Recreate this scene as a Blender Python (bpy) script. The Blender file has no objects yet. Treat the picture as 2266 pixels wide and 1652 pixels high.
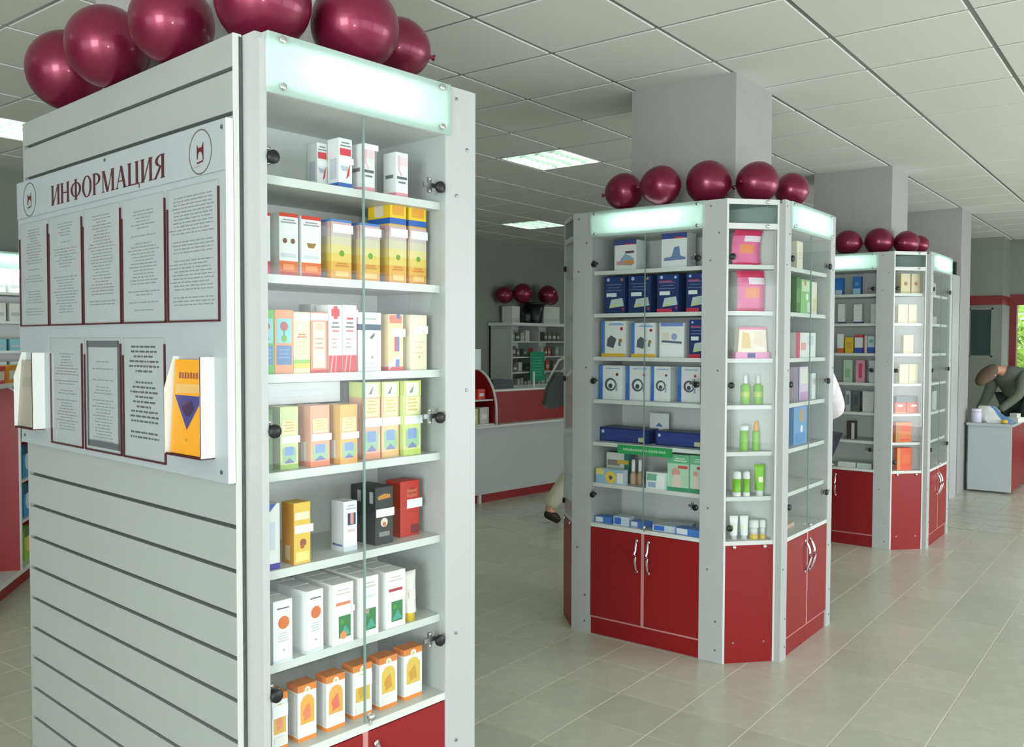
import bpy, math, random
from mathutils import Vector, Matrix
random.seed(7)
S = bpy.context.scene
COL = S.collection
PI = math.pi

# ------------------------------------------------------------------ camera
W_PX, H_PX, F_PX = 2266, 1652, 1960.6
YAW, PITCH, ROLL, EYE = 0.653136, 0.0349042, 0.0028864, 1.552
_fw = Vector((math.cos(YAW), math.sin(YAW), 0)); _rt = Vector((math.sin(YAW), -math.cos(YAW), 0)); _up = Vector((0, 0, 1))
CF = _fw * math.cos(PITCH) - _up * math.sin(PITCH)
_u0 = _fw * math.sin(PITCH) + _up * math.cos(PITCH)
CR = _rt * math.cos(ROLL) + _u0 * math.sin(ROLL)
CU = -_rt * math.sin(ROLL) + _u0 * math.cos(ROLL)
CL = Vector((0, 0, EYE))
cam = bpy.data.objects.new('camera', bpy.data.cameras.new('camera'))
COL.objects.link(cam)
cam.data.sensor_width = 36; cam.data.sensor_fit = 'HORIZONTAL'; cam.data.lens = F_PX / W_PX * 36
cam.data.clip_start = 0.05
cam.matrix_world = Matrix(((CR.x, CU.x, -CF.x, CL.x), (CR.y, CU.y, -CF.y, CL.y), (CR.z, CU.z, -CF.z, CL.z), (0, 0, 0, 1)))
S.camera = cam

# ------------------------------------------------------------------ world, daylight, exposure
wd = bpy.data.worlds.new('overcast_sky'); S.world = wd; wd.use_nodes = True
wd.node_tree.nodes['Background'].inputs[0].default_value = (0.82, 0.92, 1.0, 1)
wd.node_tree.nodes['Background'].inputs[1].default_value = 3.0

def daylight(name, loc, rot, sx, sz, power, col=(0.98, 1.0, 1.0)):
    l = bpy.data.lights.new(name, 'AREA'); l.shape = 'RECTANGLE'; l.size = sx; l.size_y = sz; l.energy = power; l.color = col
    o = bpy.data.objects.new(name, l); COL.objects.link(o); o.location = loc; o.rotation_euler = rot
    return o
FRONT_Y, BACK_Y, LEFT_X, END_X = -3.2, 7.6, -5.0, 13.6
WIN_FRONT = [(-4.4, -1.2), (-0.9, 1.9), (2.2, 5.4), (5.7, 9.2), (9.5, 13.2)]
WIN_LEFT = [(-2.4, 0.4), (1.0, 3.6)]
for i, (a, b) in enumerate(WIN_FRONT):
    daylight('window_daylight', ((a + b) / 2, FRONT_Y - 0.12, 1.3), (PI / 2 - 0.40, 0, 0), b - a, 1.8, (4, 4, 7, 22, 8)[i] * (b - a) * 1.8)
for i, (a, b) in enumerate(WIN_LEFT):
    daylight('side_window_daylight', (LEFT_X - 0.12, (a + b) / 2, 1.35), (PI / 2, 0, -PI / 2), b - a, 2.2, (70, 3)[i] * (b - a) * 1.9, (0.93, 0.98, 1.0))
fl = bpy.data.lights.new('camera_flash', 'POINT'); fl.energy = 28; fl.shadow_soft_size = 0.012; fl.color = (1, 0.97, 0.95)
flo = bpy.data.objects.new('camera_flash', fl); COL.objects.link(flo); flo.location = CL + CR * 0.05 + CU * 0.05
S.view_settings.view_transform = 'Standard'; S.view_settings.look = 'None'; S.view_settings.gamma = 1
S.view_settings.use_curve_mapping = False; S.view_settings.exposure = -0.10
S.cycles.max_bounces = 6; S.cycles.diffuse_bounces = 3; S.cycles.glossy_bounces = 3; S.cycles.transmission_bounces = 4
S.cycles.transparent_max_bounces = 12; S.cycles.use_adaptive_sampling = True; S.cycles.adaptive_threshold = 0.04; S.cycles.caustics_reflective = False; S.cycles.caustics_refractive = False
S.cycles.sample_clamp_indirect = 6

# ------------------------------------------------------------------ materials
def lin(c):
    return tuple((v / 255 / 12.92 if v / 255 <= 0.04045 else ((v / 255 + 0.055) / 1.055) ** 2.4) for v in c)
def mat(name, rgb, rough=0.5, metal=0.0, spec=0.5, var=0.0, scale=60, bump=0.0, bscale=200, coat=0.0, emit=None):
    m = bpy.data.materials.new(name); m.use_nodes = True
    nt = m.node_tree; p = nt.nodes['Principled BSDF']
    c = lin(rgb)
    p.inputs['Base Color'].default_value = (*c, 1); p.inputs['Roughness'].default_value = rough
    p.inputs['Metallic'].default_value = metal; p.inputs['Specular IOR Level'].default_value = spec
    p.inputs['Coat Weight'].default_value = coat; p.inputs['Coat Roughness'].default_value = 0.12
    if var or bump:
        tc = nt.nodes.new('ShaderNodeTexCoord')
    if var:
        n = nt.nodes.new('ShaderNodeTexNoise'); n.inputs['Scale'].default_value = scale; n.inputs['Detail'].default_value = 4
        r = nt.nodes.new('ShaderNodeValToRGB')
        r.color_ramp.elements[0].position = 0.3; r.color_ramp.elements[1].position = 0.7
        r.color_ramp.elements[0].color = (*[v * (1 - var) for v in c], 1); r.color_ramp.elements[1].color = (*[min(1, v * (1 + var)) for v in c], 1)
        nt.links.new(tc.outputs['Object'], n.inputs['Vector']); nt.links.new(n.outputs['Fac'], r.inputs['Fac']); nt.links.new(r.outputs['Color'], p.inputs['Base Color'])
    if bump:
        n2 = nt.nodes.new('ShaderNodeTexNoise'); n2.inputs['Scale'].default_value = bscale; n2.inputs['Detail'].default_value = 3
        b = nt.nodes.new('ShaderNodeBump'); b.inputs['Strength'].default_value = bump; b.inputs['Distance'].default_value = 0.002
        nt.links.new(tc.outputs['Object'], n2.inputs['Vector']); nt.links.new(n2.outputs['Fac'], b.inputs['Height']); nt.links.new(b.outputs['Normal'], p.inputs['Normal'])
    if emit:
        p.inputs['Emission Color'].default_value = (*emit[0], 1); p.inputs['Emission Strength'].default_value = emit[1]
    return m
def glassmat(name, tint=(0.975, 0.99, 0.985), gloss=1.0, rough=0.02):
    m = bpy.data.materials.new(name); m.use_nodes = True; nt = m.node_tree; nt.nodes.clear()
    o = nt.nodes.new('ShaderNodeOutputMaterial'); mx = nt.nodes.new('ShaderNodeMixShader'); t = nt.nodes.new('ShaderNodeBsdfTransparent')
    g = nt.nodes.new('ShaderNodeBsdfGlossy'); lw = nt.nodes.new('ShaderNodeLayerWeight'); lw.inputs['Blend'].default_value = 0.5
    pw = nt.nodes.new('ShaderNodeMath'); pw.operation = 'POWER'; pw.inputs[1].default_value = 5
    mul = nt.nodes.new('ShaderNodeMath'); mul.operation = 'MULTIPLY_ADD'; mul.inputs[1].default_value = 0.5 * gloss; mul.inputs[2].default_value = 0.016 * gloss
    t.inputs[0].default_value = (*tint, 1); g.inputs['Roughness'].default_value = rough; g.inputs[0].default_value = (1, 1, 1, 1)
    nt.links.new(lw.outputs['Facing'], pw.inputs[0]); nt.links.new(pw.outputs[0], mul.inputs[0]); nt.links.new(mul.outputs[0], mx.inputs[0]); nt.links.new(t.outputs[0], mx.inputs[1]); nt.links.new(g.outputs[0], mx.inputs[2])
    nt.links.new(mx.outputs[0], o.inputs[0]); return m
def frosted(name, col):
    m = bpy.data.materials.new(name); m.use_nodes = True; nt = m.node_tree; nt.nodes.clear()
    o = nt.nodes.new('ShaderNodeOutputMaterial'); mx = nt.nodes.new('ShaderNodeMixShader'); t = nt.nodes.new('ShaderNodeBsdfTranslucent'); d = nt.nodes.new('ShaderNodeBsdfDiffuse')
    t.inputs[0].default_value = (*col, 1); d.inputs[0].default_value = (*[c * 0.75 for c in col], 1); mx.inputs[0].default_value = 0.45
    nt.links.new(t.outputs[0], mx.inputs[1]); nt.links.new(d.outputs[0], mx.inputs[2]); nt.links.new(mx.outputs[0], o.inputs[0]); return m
M = {}
M['panel'] = mat('grey_laminate', (182, 185, 183), 0.42, var=0.03, scale=180)
M['inner'] = mat('cabinet_back_laminate', (224, 226, 222), 0.5, var=0.02, scale=120)
M['slat'] = mat('slat_laminate', (158, 163, 158), 0.45, var=0.03, scale=150)
M['groove'] = mat('groove_dark', (70, 78, 76), 0.7)
M['red'] = mat('cherry_red_laminate', (138, 20, 21), 0.38, spec=0.4, var=0.10, scale=220)
M['redtrim'] = mat('red_edge_band', (196, 136, 132), 0.5)
M['edge'] = mat('white_edge_band', (212, 215, 210), 0.4)
M['glass'] = glassmat('cabinet_glass')
M['glassedge'] = mat('glass_edge_green', (120, 146, 138), 0.3)
M['shelfglass'] = glassmat('fascia_clear_glass', (0.80, 0.87, 0.85), 1.2)
M['frost'] = frosted('frosted_fascia_glass', (0.80, 0.95, 0.90))
M['tube'] = mat('fluorescent_tube', (255, 255, 255), 0.4, emit=((0.90, 1.0, 0.94), 420))
M['ctube'] = mat('ceiling_fluorescent_tube', (255, 255, 255), 0.4, emit=((0.80, 1.0, 0.83), 27))
M['chrome'] = mat('chrome', (225, 225, 225), 0.16, 1.0)
M['steel'] = mat('brushed_screw', (150, 152, 152), 0.35, 0.9)
M['black'] = mat('black_plastic', (16, 17, 18), 0.4)
M['ceil'] = mat('mineral_ceiling_tile', (222, 222, 214), 0.9, spec=0.1, var=0.03, scale=90, bump=0.25, bscale=260)
M['bar'] = mat('grid_bar_metal', (150, 154, 148), 0.28, 0.55)
M['wall'] = mat('painted_grey_wall', (132, 138, 128), 0.8, spec=0.2, var=0.02, scale=8)
M['column'] = mat('painted_grey_column', (164, 163, 160), 0.8, spec=0.2, var=0.02, scale=12)
M['grout'] = mat('floor_grout', (226, 220, 200), 0.75)
M['tileA'] = mat('floor_tile_a', (192, 192, 177), 0.27, spec=0.55, var=0.06, scale=14)
M['tileB'] = mat('floor_tile_b', (187, 188, 173), 0.29, spec=0.55, var=0.06, scale=11)
M['tileC'] = mat('floor_tile_c', (196, 196, 181), 0.26, spec=0.55, var=0.06, scale=17)
M['balloon'] = mat('pearl_burgundy_balloon', (120, 22, 56), 0.36, 0.45, var=0.06, scale=3, coat=0.3)
M['paper'] = mat('white_paper', (180, 184, 184), 0.6)
M['acrylic'] = glassmat('acrylic_sheet', (0.97, 0.975, 0.975), 1.0, 0.04)
M['maroon'] = mat('maroon_print', (74, 26, 30), 0.5)
M['ink'] = mat('grey_ink', (140, 144, 146), 0.6)
M['inkd'] = mat('dark_ink', (96, 100, 104), 0.6)
M['whiteplastic'] = mat('white_plastic', (236, 238, 234), 0.3)
M['skin'] = mat('skin', (206, 150, 122), 0.5, var=0.05, scale=40)
M['leaf'] = mat('green_leaf', (160, 196, 70), 0.6, var=0.3, scale=3)
M['bark'] = mat('bark', (90, 75, 60), 0.9, var=0.2, scale=20)
M['ground'] = mat('outdoor_ground', (150, 150, 140), 0.9)
_pc = {}
def pcol(c):
    if isinstance(c, str): return M[c]
    if c not in _pc: _pc[c] = mat('print_%02x%02x%02x' % c, c, 0.42)
    return _pc[c]

# ------------------------------------------------------------------ mesh helpers
class MB:
    def __init__(s): s.v = []; s.f = []; s.m = []; s.sm = []; s.mats = []
    def mi(s, m):
        m = pcol(m) if not isinstance(m, bpy.types.Material) else m
        if m not in s.mats: s.mats.append(m)
        return s.mats.index(m)
    def add(s, vs, fs, m, smooth=False):
        o = len(s.v); s.v += [tuple(v) for v in vs]; k = s.mi(m)
        for f in fs: s.f.append(tuple(i + o for i in f)); s.m.append(k); s.sm.append(smooth)
    def box(s, x0, x1, y0, y1, z0, z1, m):
        s.add([(x0, y0, z0), (x1, y0, z0), (x1, y1, z0), (x0, y1, z0), (x0, y0, z1), (x1, y0, z1), (x1, y1, z1), (x0, y1, z1)],
              [(0, 3, 2, 1), (4, 5, 6, 7), (0, 1, 5, 4), (1, 2, 6, 5), (2, 3, 7, 6), (3, 0, 4, 7)], m)
    def prism(s, pts, lo, hi, m, axis='z', smooth=False):
        n = len(pts)
        def P(a, b, c):
            return (a, b, c) if axis == 'z' else ((a, c, b) if axis == 'y' else (c, a, b))
        vs = [P(a, b, lo) for a, b in pts] + [P(a, b, hi) for a, b in pts]
        fs = [tuple(range(n - 1, -1, -1)), tuple(range(n, 2 * n))] + [(i, (i + 1) % n, n + (i + 1) % n, n + i) for i in range(n)]
        if axis == 'y': fs = [f[::-1] for f in fs]
        s.add(vs, fs, m, smooth)
    def poly(s, pts, m): s.add(pts, [tuple(range(len(pts)))], m)
    def lathe(s, prof, m, seg=16, base=(0, 0, 0), axis='z', smooth=True):
        vs = []; fs = []; n = len(prof)
        for r, h in prof:
            for k in range(seg):
                a = 2 * PI * k / seg; c, d = r * math.cos(a), r * math.sin(a)
                v = (c, d, h) if axis == 'z' else ((c, -h, d) if axis == 'y' else (h, c, d))
                vs.append((v[0] + base[0], v[1] + base[1], v[2] + base[2]))
        for i in range(n - 1):
            for k in range(seg): fs.append((i * seg + k, i * seg + (k + 1) % seg, (i + 1) * seg + (k + 1) % seg, (i + 1) * seg + k))
        fs.append(tuple(range(seg - 1, -1, -1))); fs.append(tuple((n - 1) * seg + k for k in range(seg)))
        s.add(vs, fs, m, smooth)
    def tube(s, path, r, m, seg=8):
        path = [Vector(p) for p in path]; vs = []; fs = []; n = len(path)
        for i, p in enumerate(path):
            t = (path[min(i + 1, n - 1)] - path[max(i - 1, 0)]).normalized()
            a = t.cross(Vector((0, 0, 1))); a = a.normalized() if a.length > 1e-3 else Vector((1, 0, 0)); b = t.cross(a)
            rr = r[i] if isinstance(r, (list, tuple)) else r
            for k in range(seg):
                w = 2 * PI * k / seg; vs.append(p + a * rr * math.cos(w) + b * rr * math.sin(w))
        for i in range(n - 1):
            for k in range(seg): fs.append((i * seg + k, i * seg + (k + 1) % seg, (i + 1) * seg + (k + 1) % seg, (i + 1) * seg + k))
        fs.append(tuple(range(seg - 1, -1, -1))); fs.append(tuple((n - 1) * seg + k for k in range(seg)))
        s.add(vs, fs, m, True)
    def mesh(s, name):
        me = bpy.data.meshes.new(name); me.from_pydata(s.v, [], s.f)
        for m in s.mats: me.materials.append(m)
        me.polygons.foreach_set('material_index', s.m); me.polygons.foreach_set('use_smooth', s.sm); me.update()
        return me
    def build(s, name, parent=None, loc=(0, 0, 0), rz=0):
        return link(name, s.mesh(name), parent, loc, rz)
def link(name, me, parent=None, loc=(0, 0, 0), rz=0):
    o = bpy.data.objects.new(name, me); COL.objects.link(o); o.location = loc; o.rotation_euler = (0, 0, rz)
    if parent: o.parent = parent
    return o
def tag(o, label=None, cat=None, group=None, kind=None):
    if label: o['label'] = label
    if cat: o['category'] = cat
    if group: o['group'] = group
    if kind: o['kind'] = kind
    return o
def empty(name, loc, rz=0): return link(name, None, None, loc, rz)
def bx(name, parent, m, *d):
    b = MB(); b.box(*d, M[m] if isinstance(m, str) else m); return b.build(name, parent)
def project(p):
    d = Vector(p) - CL; k = d.dot(CF)
    if k < 0.05: return None
    return (W_PX / 2 + F_PX * d.dot(CR) / k, H_PX / 2 - F_PX * d.dot(CU) / k)

# ------------------------------------------------------------------ frames (origin, angle)
NA = math.radians(-4.593)
nX = Vector((math.cos(NA), math.sin(NA), 0)); nY = Vector((-nX.y, nX.x, 0))
def nw(xn, yn, z=0): return nX * xn + nY * yn + Vector((0, 0, z))
def frame(o, deg):
    a = math.radians(deg); return (Vector((o[0], o[1], 0)), a, Vector((math.cos(a), math.sin(a), 0)), Vector((-math.sin(a), math.cos(a), 0)))
FR = {'1': frame(nw(1.09, 1.7355), -4.593), 's': frame(nw(1.0675, 3.055), -94.593)}
for k, dx in (('2', 0), ('3', 3.0)):
    FR[k + 'x'] = frame((3.985 + dx, 2.637), -90); FR[k + 'c'] = frame((3.985 + dx, 1.764), -43.03)
    FR[k + 'y'] = frame((4.18 + dx, 1.552), 0); FR[k + 'd'] = frame((4.17 + dx, 2.82), -135.3)
FR['4x'] = frame((9.64, 2.58), -90); FR['w'] = frame((2.72, 7.25), 0); FR['g'] = frame((2.265, 5.51), 50)
def fw(F, x, y, z=0): o, a, ex, ey = FR[F]; return o + ex * x + ey * y + Vector((0, 0, z))
def flocal(F, wx, wy): o, a, ex, ey = FR[F]; d = Vector((wx, wy, 0)) - o; return (d.dot(ex), d.dot(ey))
SHELF = [1.929, 1.706, 1.478, 1.252, 1.026, 0.808, 0.595]
TOP = 2.24

# ------------------------------------------------------------------ room shell
def visible_px(pts):
    q = [project(p) for p in pts]
    if any(a is None for a in q): return 0
    xs = [a[0] for a in q]; ys = [a[1] for a in q]
    if max(xs) < 0 or min(xs) > W_PX or max(ys) < 0 or min(ys) > H_PX: return 0
    ar = 0
    for i in range(len(q)): ar += q[i][0] * q[(i + 1) % len(q)][1] - q[(i + 1) % len(q)][0] * q[i][1]
    return abs(ar) / 2
# floor: slab in grout colour, tiles 0.30 m
b = MB(); b.box(LEFT_X, END_X, FRONT_Y, BACK_Y, -0.12, -0.0015, M['grout']); floor = tag(b.build('floor'), kind='structure')
tm = []
for k in 'ABC':
    t = MB(); h = 0.1475
    t.add([(-h, -h, -0.001), (h, -h, -0.001), (h, h, -0.001), (-h, h, -0.001), (-h + .001, -h + .001, 0), (h - .001, -h + .001, 0), (h - .001, h - .001, 0), (-h + .001, h - .001, 0)],
          [(4, 5, 6, 7), (0, 1, 5, 4), (1, 2, 6, 5), (2, 3, 7, 6), (3, 0, 4, 7)], M['tile' + k]); tm.append(t.mesh('tile'))
cells = []
for i in range(-27, 36):
    for j in range(-18, 20):
        x, y = 3.07 + 0.3 * i + 0.15, 1.975 + 0.3 * j + 0.15
        if LEFT_X + .15 < x < END_X - .15 and FRONT_Y + .15 < y < BACK_Y - .15:
            cells.append((visible_px([(x - .15, y - .15, 0), (x + .15, y - .15, 0), (x + .15, y + .15, 0), (x - .15, y + .15, 0)]), x, y, random.randrange(3)))
cells.sort(key=lambda c: -c[0])
for c in cells[:300]: link('tile', tm[c[3]], floor, (c[1], c[2], 0))
rest = MB(); h = 0.1475
for c in cells[300:]:
    x, y = c[1], c[2]; rest.add([(x - h, y - h, 0), (x + h, y - h, 0), (x + h, y + h, 0), (x - h, y + h, 0)], [(0, 1, 2, 3)], M['tile' + 'ABC'[c[3]]])
tag(rest.build('tile_field', floor), kind='stuff')
# ceiling: slab, recessed grid bars, mineral tiles
CZ, PX_, PY_, OX, OY = 2.94, 0.585, 0.572, 2.955, 1.33
b = MB(); b.box(LEFT_X, END_X, FRONT_Y, BACK_Y, CZ + 0.06, CZ + 0.2, M['wall']); ceiling = tag(b.build('ceiling'), kind='structure')
COLS = [(1.42, 2.10, 'x'), (4.343, 1.88, 'x'), (7.337, 1.88, 'x'), (10.0, 1.88, 'x')]
LAMPS = [(4, 4), (9, 8), (-1, 8), (-1, 4), (4, 8), (9, 4), (-6, 4), (-6, 8), (14, 4), (14, 8)]
tiles = []
for i in range(-13, 18):
    for j in range(-7, 11):
        x, y = OX + PX_ * (i + .5), OY + PY_ * (j + .5)
        if not (LEFT_X + .2 < x < END_X - .2 and FRONT_Y + .2 < y < BACK_Y - .2): continue
        if (i, j) in LAMPS: continue
        tiles.append((visible_px([(x - .29, y - .28, CZ), (x + .29, y - .28, CZ), (x + .29, y + .28, CZ), (x - .29, y + .28, CZ)]), x, y))
tiles.sort(key=lambda c: -c[0])
t = MB(); hx, hy = PX_ / 2 - .010, PY_ / 2 - .010
t.add([(-hx, -hy, .004), (hx, -hy, .004), (hx, hy, .004), (-hx, hy, .004), (-hx + .003, -hy + .003, 0), (hx - .003, -hy + .003, 0), (hx - .003, hy - .003, 0), (-hx + .003, hy - .003, 0), (-hx, -hy, .015), (hx, -hy, .015), (hx, hy, .015), (-hx, hy, .015)],
      [(7, 6, 5, 4), (0, 4, 5, 1), (1, 5, 6, 2), (2, 6, 7, 3), (3, 7, 4, 0), (8, 0, 1, 9), (9, 1, 2, 10), (10, 2, 3, 11), (11, 3, 0, 8)], M['ceil'])
ct = t.mesh('ceiling_tile')
for c in tiles[:300]: link('ceiling_tile', ct, ceiling, (c[1], c[2], CZ))
rest = MB()
for c in tiles[300:]: rest.box(c[1] - hx, c[1] + hx, c[2] - hy, c[2] + hy, CZ, CZ + .015, M['ceil'])
if rest.v: tag(rest.build('ceiling_tile_field', ceiling), kind='stuff')
for i in range(-13, 19):
    x = OX + PX_ * i
    if LEFT_X < x < END_X: bx('grid_bar', ceiling, 'bar', x - .012, x + .012, FRONT_Y, BACK_Y, CZ + .005, CZ + .018)
for j in range(-7, 12):
    y = OY + PY_ * j
    if FRONT_Y < y < BACK_Y: bx('grid_bar', ceiling, 'bar', LEFT_X, END_X, y - .012, y + .012, CZ + .0045, CZ + .0175)
# columns
for n, (x, y, _) in enumerate(COLS):
    b = MB(); b.box(x, x + .487, y, y + .61, 0, CZ + .06, M['column']); tag(b.build('column'), kind='structure')
# walls
def wall(name, m, *boxes):
    b = MB()
    for d in boxes: b.box(*d, M[m])
    return tag(b.build(name), kind='structure')
wall('wall_back', 'wall', (LEFT_X, END_X, BACK_Y, BACK_Y + .2, 0, CZ + .2))
SILL, HEAD = .35, 2.25
def window_wall(name, spans, lo, hi, a, b_, horiz):
    bxs = []; cur = lo
    def seg(p, q, z0, z1): bxs.append((p, q, a, b_, z0, z1) if horiz else (a, b_, p, q, z0, z1))
    for (p, q) in spans:
        seg(cur, p, 0, CZ + .2); seg(p, q, 0, SILL); seg(p, q, HEAD, CZ + .2); cur = q
    seg(cur, hi, 0, CZ + .2)
    return wall(name, 'wall', *bxs)
window_wall('wall_front', WIN_FRONT, LEFT_X, END_X + .2, FRONT_Y - .2, FRONT_Y, True)
SILL, HEAD = .22, 2.5
window_wall('wall_left', WIN_LEFT, FRONT_Y, BACK_Y, LEFT_X - .2, LEFT_X, False)
n = 0
for (p, q) in WIN_FRONT:
    n += 1; b = MB()
    for x in (p, (p + q) / 2 - .03, q - .06): b.box(x, x + .06, FRONT_Y - .1, FRONT_Y - .04, .35, 2.25, M['whiteplastic'])
    for z in (.35, 2.19): b.box(p, q, FRONT_Y - .1, FRONT_Y - .04, z, z + .06, M['whiteplastic'])
    w = tag(b.build('window_%d' % n), kind='structure')
for (p, q) in WIN_LEFT:
    n += 1; b = MB()
    for y in (p, (p + q) / 2 - .03, q - .06): b.box(LEFT_X - .1, LEFT_X - .04, y, y + .06, SILL, HEAD, M['whiteplastic'])
    for z in (SILL, HEAD - .06): b.box(LEFT_X - .1, LEFT_X - .04, p, q, z, z + .06, M['whiteplastic'])
    tag(b.build('window_%d' % n), kind='structure')
# end wall with red framed glazed door, partition box beside it
DY0, DY1, DZ = 0.72, 1.976, 2.215
wall('wall_end', 'wall', (END_X, END_X + .2, FRONT_Y, DY0, 0, CZ + .2), (END_X, END_X + .2, DY0, DY1, DZ, CZ + .2), (END_X, END_X + .2, DY1, BACK_Y, 0, CZ + .2))
d1 = tag(empty('door_1', (END_X, 1.35, 0)), kind='structure')
def dpart(name, m, x0, x1, y0, y1, z0, z1, par=None):
    b = MB(); b.box(x0 - END_X, x1 - END_X, y0 - 1.35, y1 - 1.35, z0, z1, M[m]); return b.build(name, par or d1)
M['doorred'] = mat('door_red_paint', (118, 30, 34), 0.45)
dpart('door_frame', 'doorred', END_X - .03, END_X + .1, DY1 - .115, DY1, 0, DZ); dpart('door_frame', 'doorred', END_X - .03, END_X + .1, DY0, DY0 + .115, 0, DZ)
dpart('door_header', 'doorred', END_X - .03, END_X + .1, DY0 + .115, DY1 - .115, DZ - .14, DZ); dpart('door_rail', 'doorred', END_X, END_X + .06, DY0 + .115, DY1 - .115, 0, .3)
dpart('door_pane', 'glass', END_X + .03, END_X + .036, DY0 + .115, DY1 - .115, .3, DZ - .14)
wall('wall_partition', 'wall', (12.99, END_X, 1.945, 3.4, 2.18, CZ + .06), (12.99, END_X, 1.945, 3.4, 0, 2.06))
b = MB(); b.box(12.965, END_X - .02, 1.945, 3.4, 2.06, 2.18, M['doorred']); tag(b.build('trim_1'), kind='structure')
w = tag(empty('window_9', (12.99, 2.17, 1.4)), kind='structure')
M['darkglass'] = mat('dark_window_glass', (58, 72, 70), 0.12)
bx('window_pane', w, 'darkglass', -.012, .0, -.10, .14, .0, .60)
for d in ((-.02, 0, -.12, -.10, -.02, .62), (-.02, 0, .14, .16, -.02, .62), (-.02, 0, -.12, .16, -.04, -.0), (-.02, 0, -.12, .16, .60, .63)): bx('window_frame', w, 'wall', *d)

# ------------------------------------------------------------------ outdoors beyond the glazed door
b = MB(); b.box(END_X + .2, 30, -10, 12, -.3, -.15, M['ground']); tag(b.build('pavement'), 'grey paved ground outside the red framed door', 'ground')
def tree(x, y, h, r, label):
    t = tag(empty('tree', (x, y, -.15)), label, 'tree', 'trees outside the door')
    b = MB(); b.tube([(0, 0, 0), (.05, .03, h * .4), (0, .08, h * .75)], [.09, .07, .03], M['bark']); b.build('trunk', t)
    f = MB(); rr = random.Random(int(x * 31 + y * 7))
    for k in range(1500):
        a, u, w = rr.uniform(0, 2 * PI), rr.uniform(-1, 1), rr.random() ** .4
        c = Vector((r * w * math.sqrt(1 - u * u) * math.cos(a), r * w * math.sqrt(1 - u * u) * math.sin(a), h * .55 + h * .5 * u * w))
        d = Vector((rr.gauss(0, 1), rr.gauss(0, 1), rr.gauss(0, 1))).normalized(); e = d.orthogonal().normalized(); L = rr.uniform(.06, .11)
        f.add([c - d * L, c + e * L * .45, c + d * L, c - e * L * .45], [(0, 1, 2, 3)], M['leaf'])
    tag(f.build('foliage', t), kind='stuff')
tree(16.6, 2.3, 2.6, 1.1, 'leafy green tree outside close to the red framed door')
tree(18.4, 0.4, 3.2, 1.3, 'taller leafy tree outside further from the door')
tree(20.6, 3.2, 3.6, 1.6, 'broad leafy tree furthest out beyond the door')

# ------------------------------------------------------------------ cabinet parts
def handle_mesh():
    b = MB(); pts = []
    for k in range(11):
        t = k / 10; pts.append((0.004 * math.sin(t * PI), -.004 - .022 * math.sin(t * PI), .08 - .16 * t))
    b.tube(pts, [.006, .0062, .0065, .007, .0072, .0072, .0072, .007, .0065, .0062, .006], M['chrome'], 10)
    b.lathe([(.009, 0), (.009, .004)], M['chrome'], 10, (0, 0, .08), 'y'); b.lathe([(.009, 0), (.009, .004)], M['chrome'], 10, (0, 0, -.08), 'y')
    return b.mesh('handle')
HANDLE = handle_mesh()
def disc_mesh(r, t, m, name):
    b = MB(); b.lathe([(r * .9, 0), (r, .002), (r, t * .8), (r * .85, t)], M[m], 14, axis='y'); return b.mesh(name)
HINGE = disc_mesh(.0155, .012, 'black', 'hinge_cap')
SCREW = disc_mesh(.005, .002, 'steel', 'screw')
STAND = disc_mesh(.0085, .009, 'chrome', 'standoff')
_b = MB(); _b.box(-.021, .021, -.001, .004, -.006, .006, M['steel']); _b.box(-.006, .006, -.0015, .0045, -.02, .02, M['steel'])
for _q in (-.016, .016): _b.lathe([(.005, 0), (.005, .003)], M['chrome'], 8, (0, 0, _q), 'y')
CROSS = _b.mesh('hinge_plate')
_b = MB(); _b.lathe([(.009, 0), (.009, .012), (.006, .016)], M['chrome'], 10, axis='y'); _b.box(-.004, .004, -.006, -.001, -.022, 0, M['chrome'])
LOCK = _b.mesh('lock')
def light_fascia(c, x0, x1, z0=2.107, z1=TOP):
    p = bx('light_panel', c, 'frost', x0, x1, -.007, -.001, z0, z1)
    for x in (x0 + .035, x1 - .035):
        for z in (z0 + .016, z1 - .014): link('standoff', STAND, p, (x, -.007, z))
    b = MB(); b.lathe([(.012, x0 + .12), (.012, x1 - .12)], M['tube'], 10, (0, .038, (z0 + z1) / 2 + .004), 'x'); b.build('lamp_tube', c)
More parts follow.
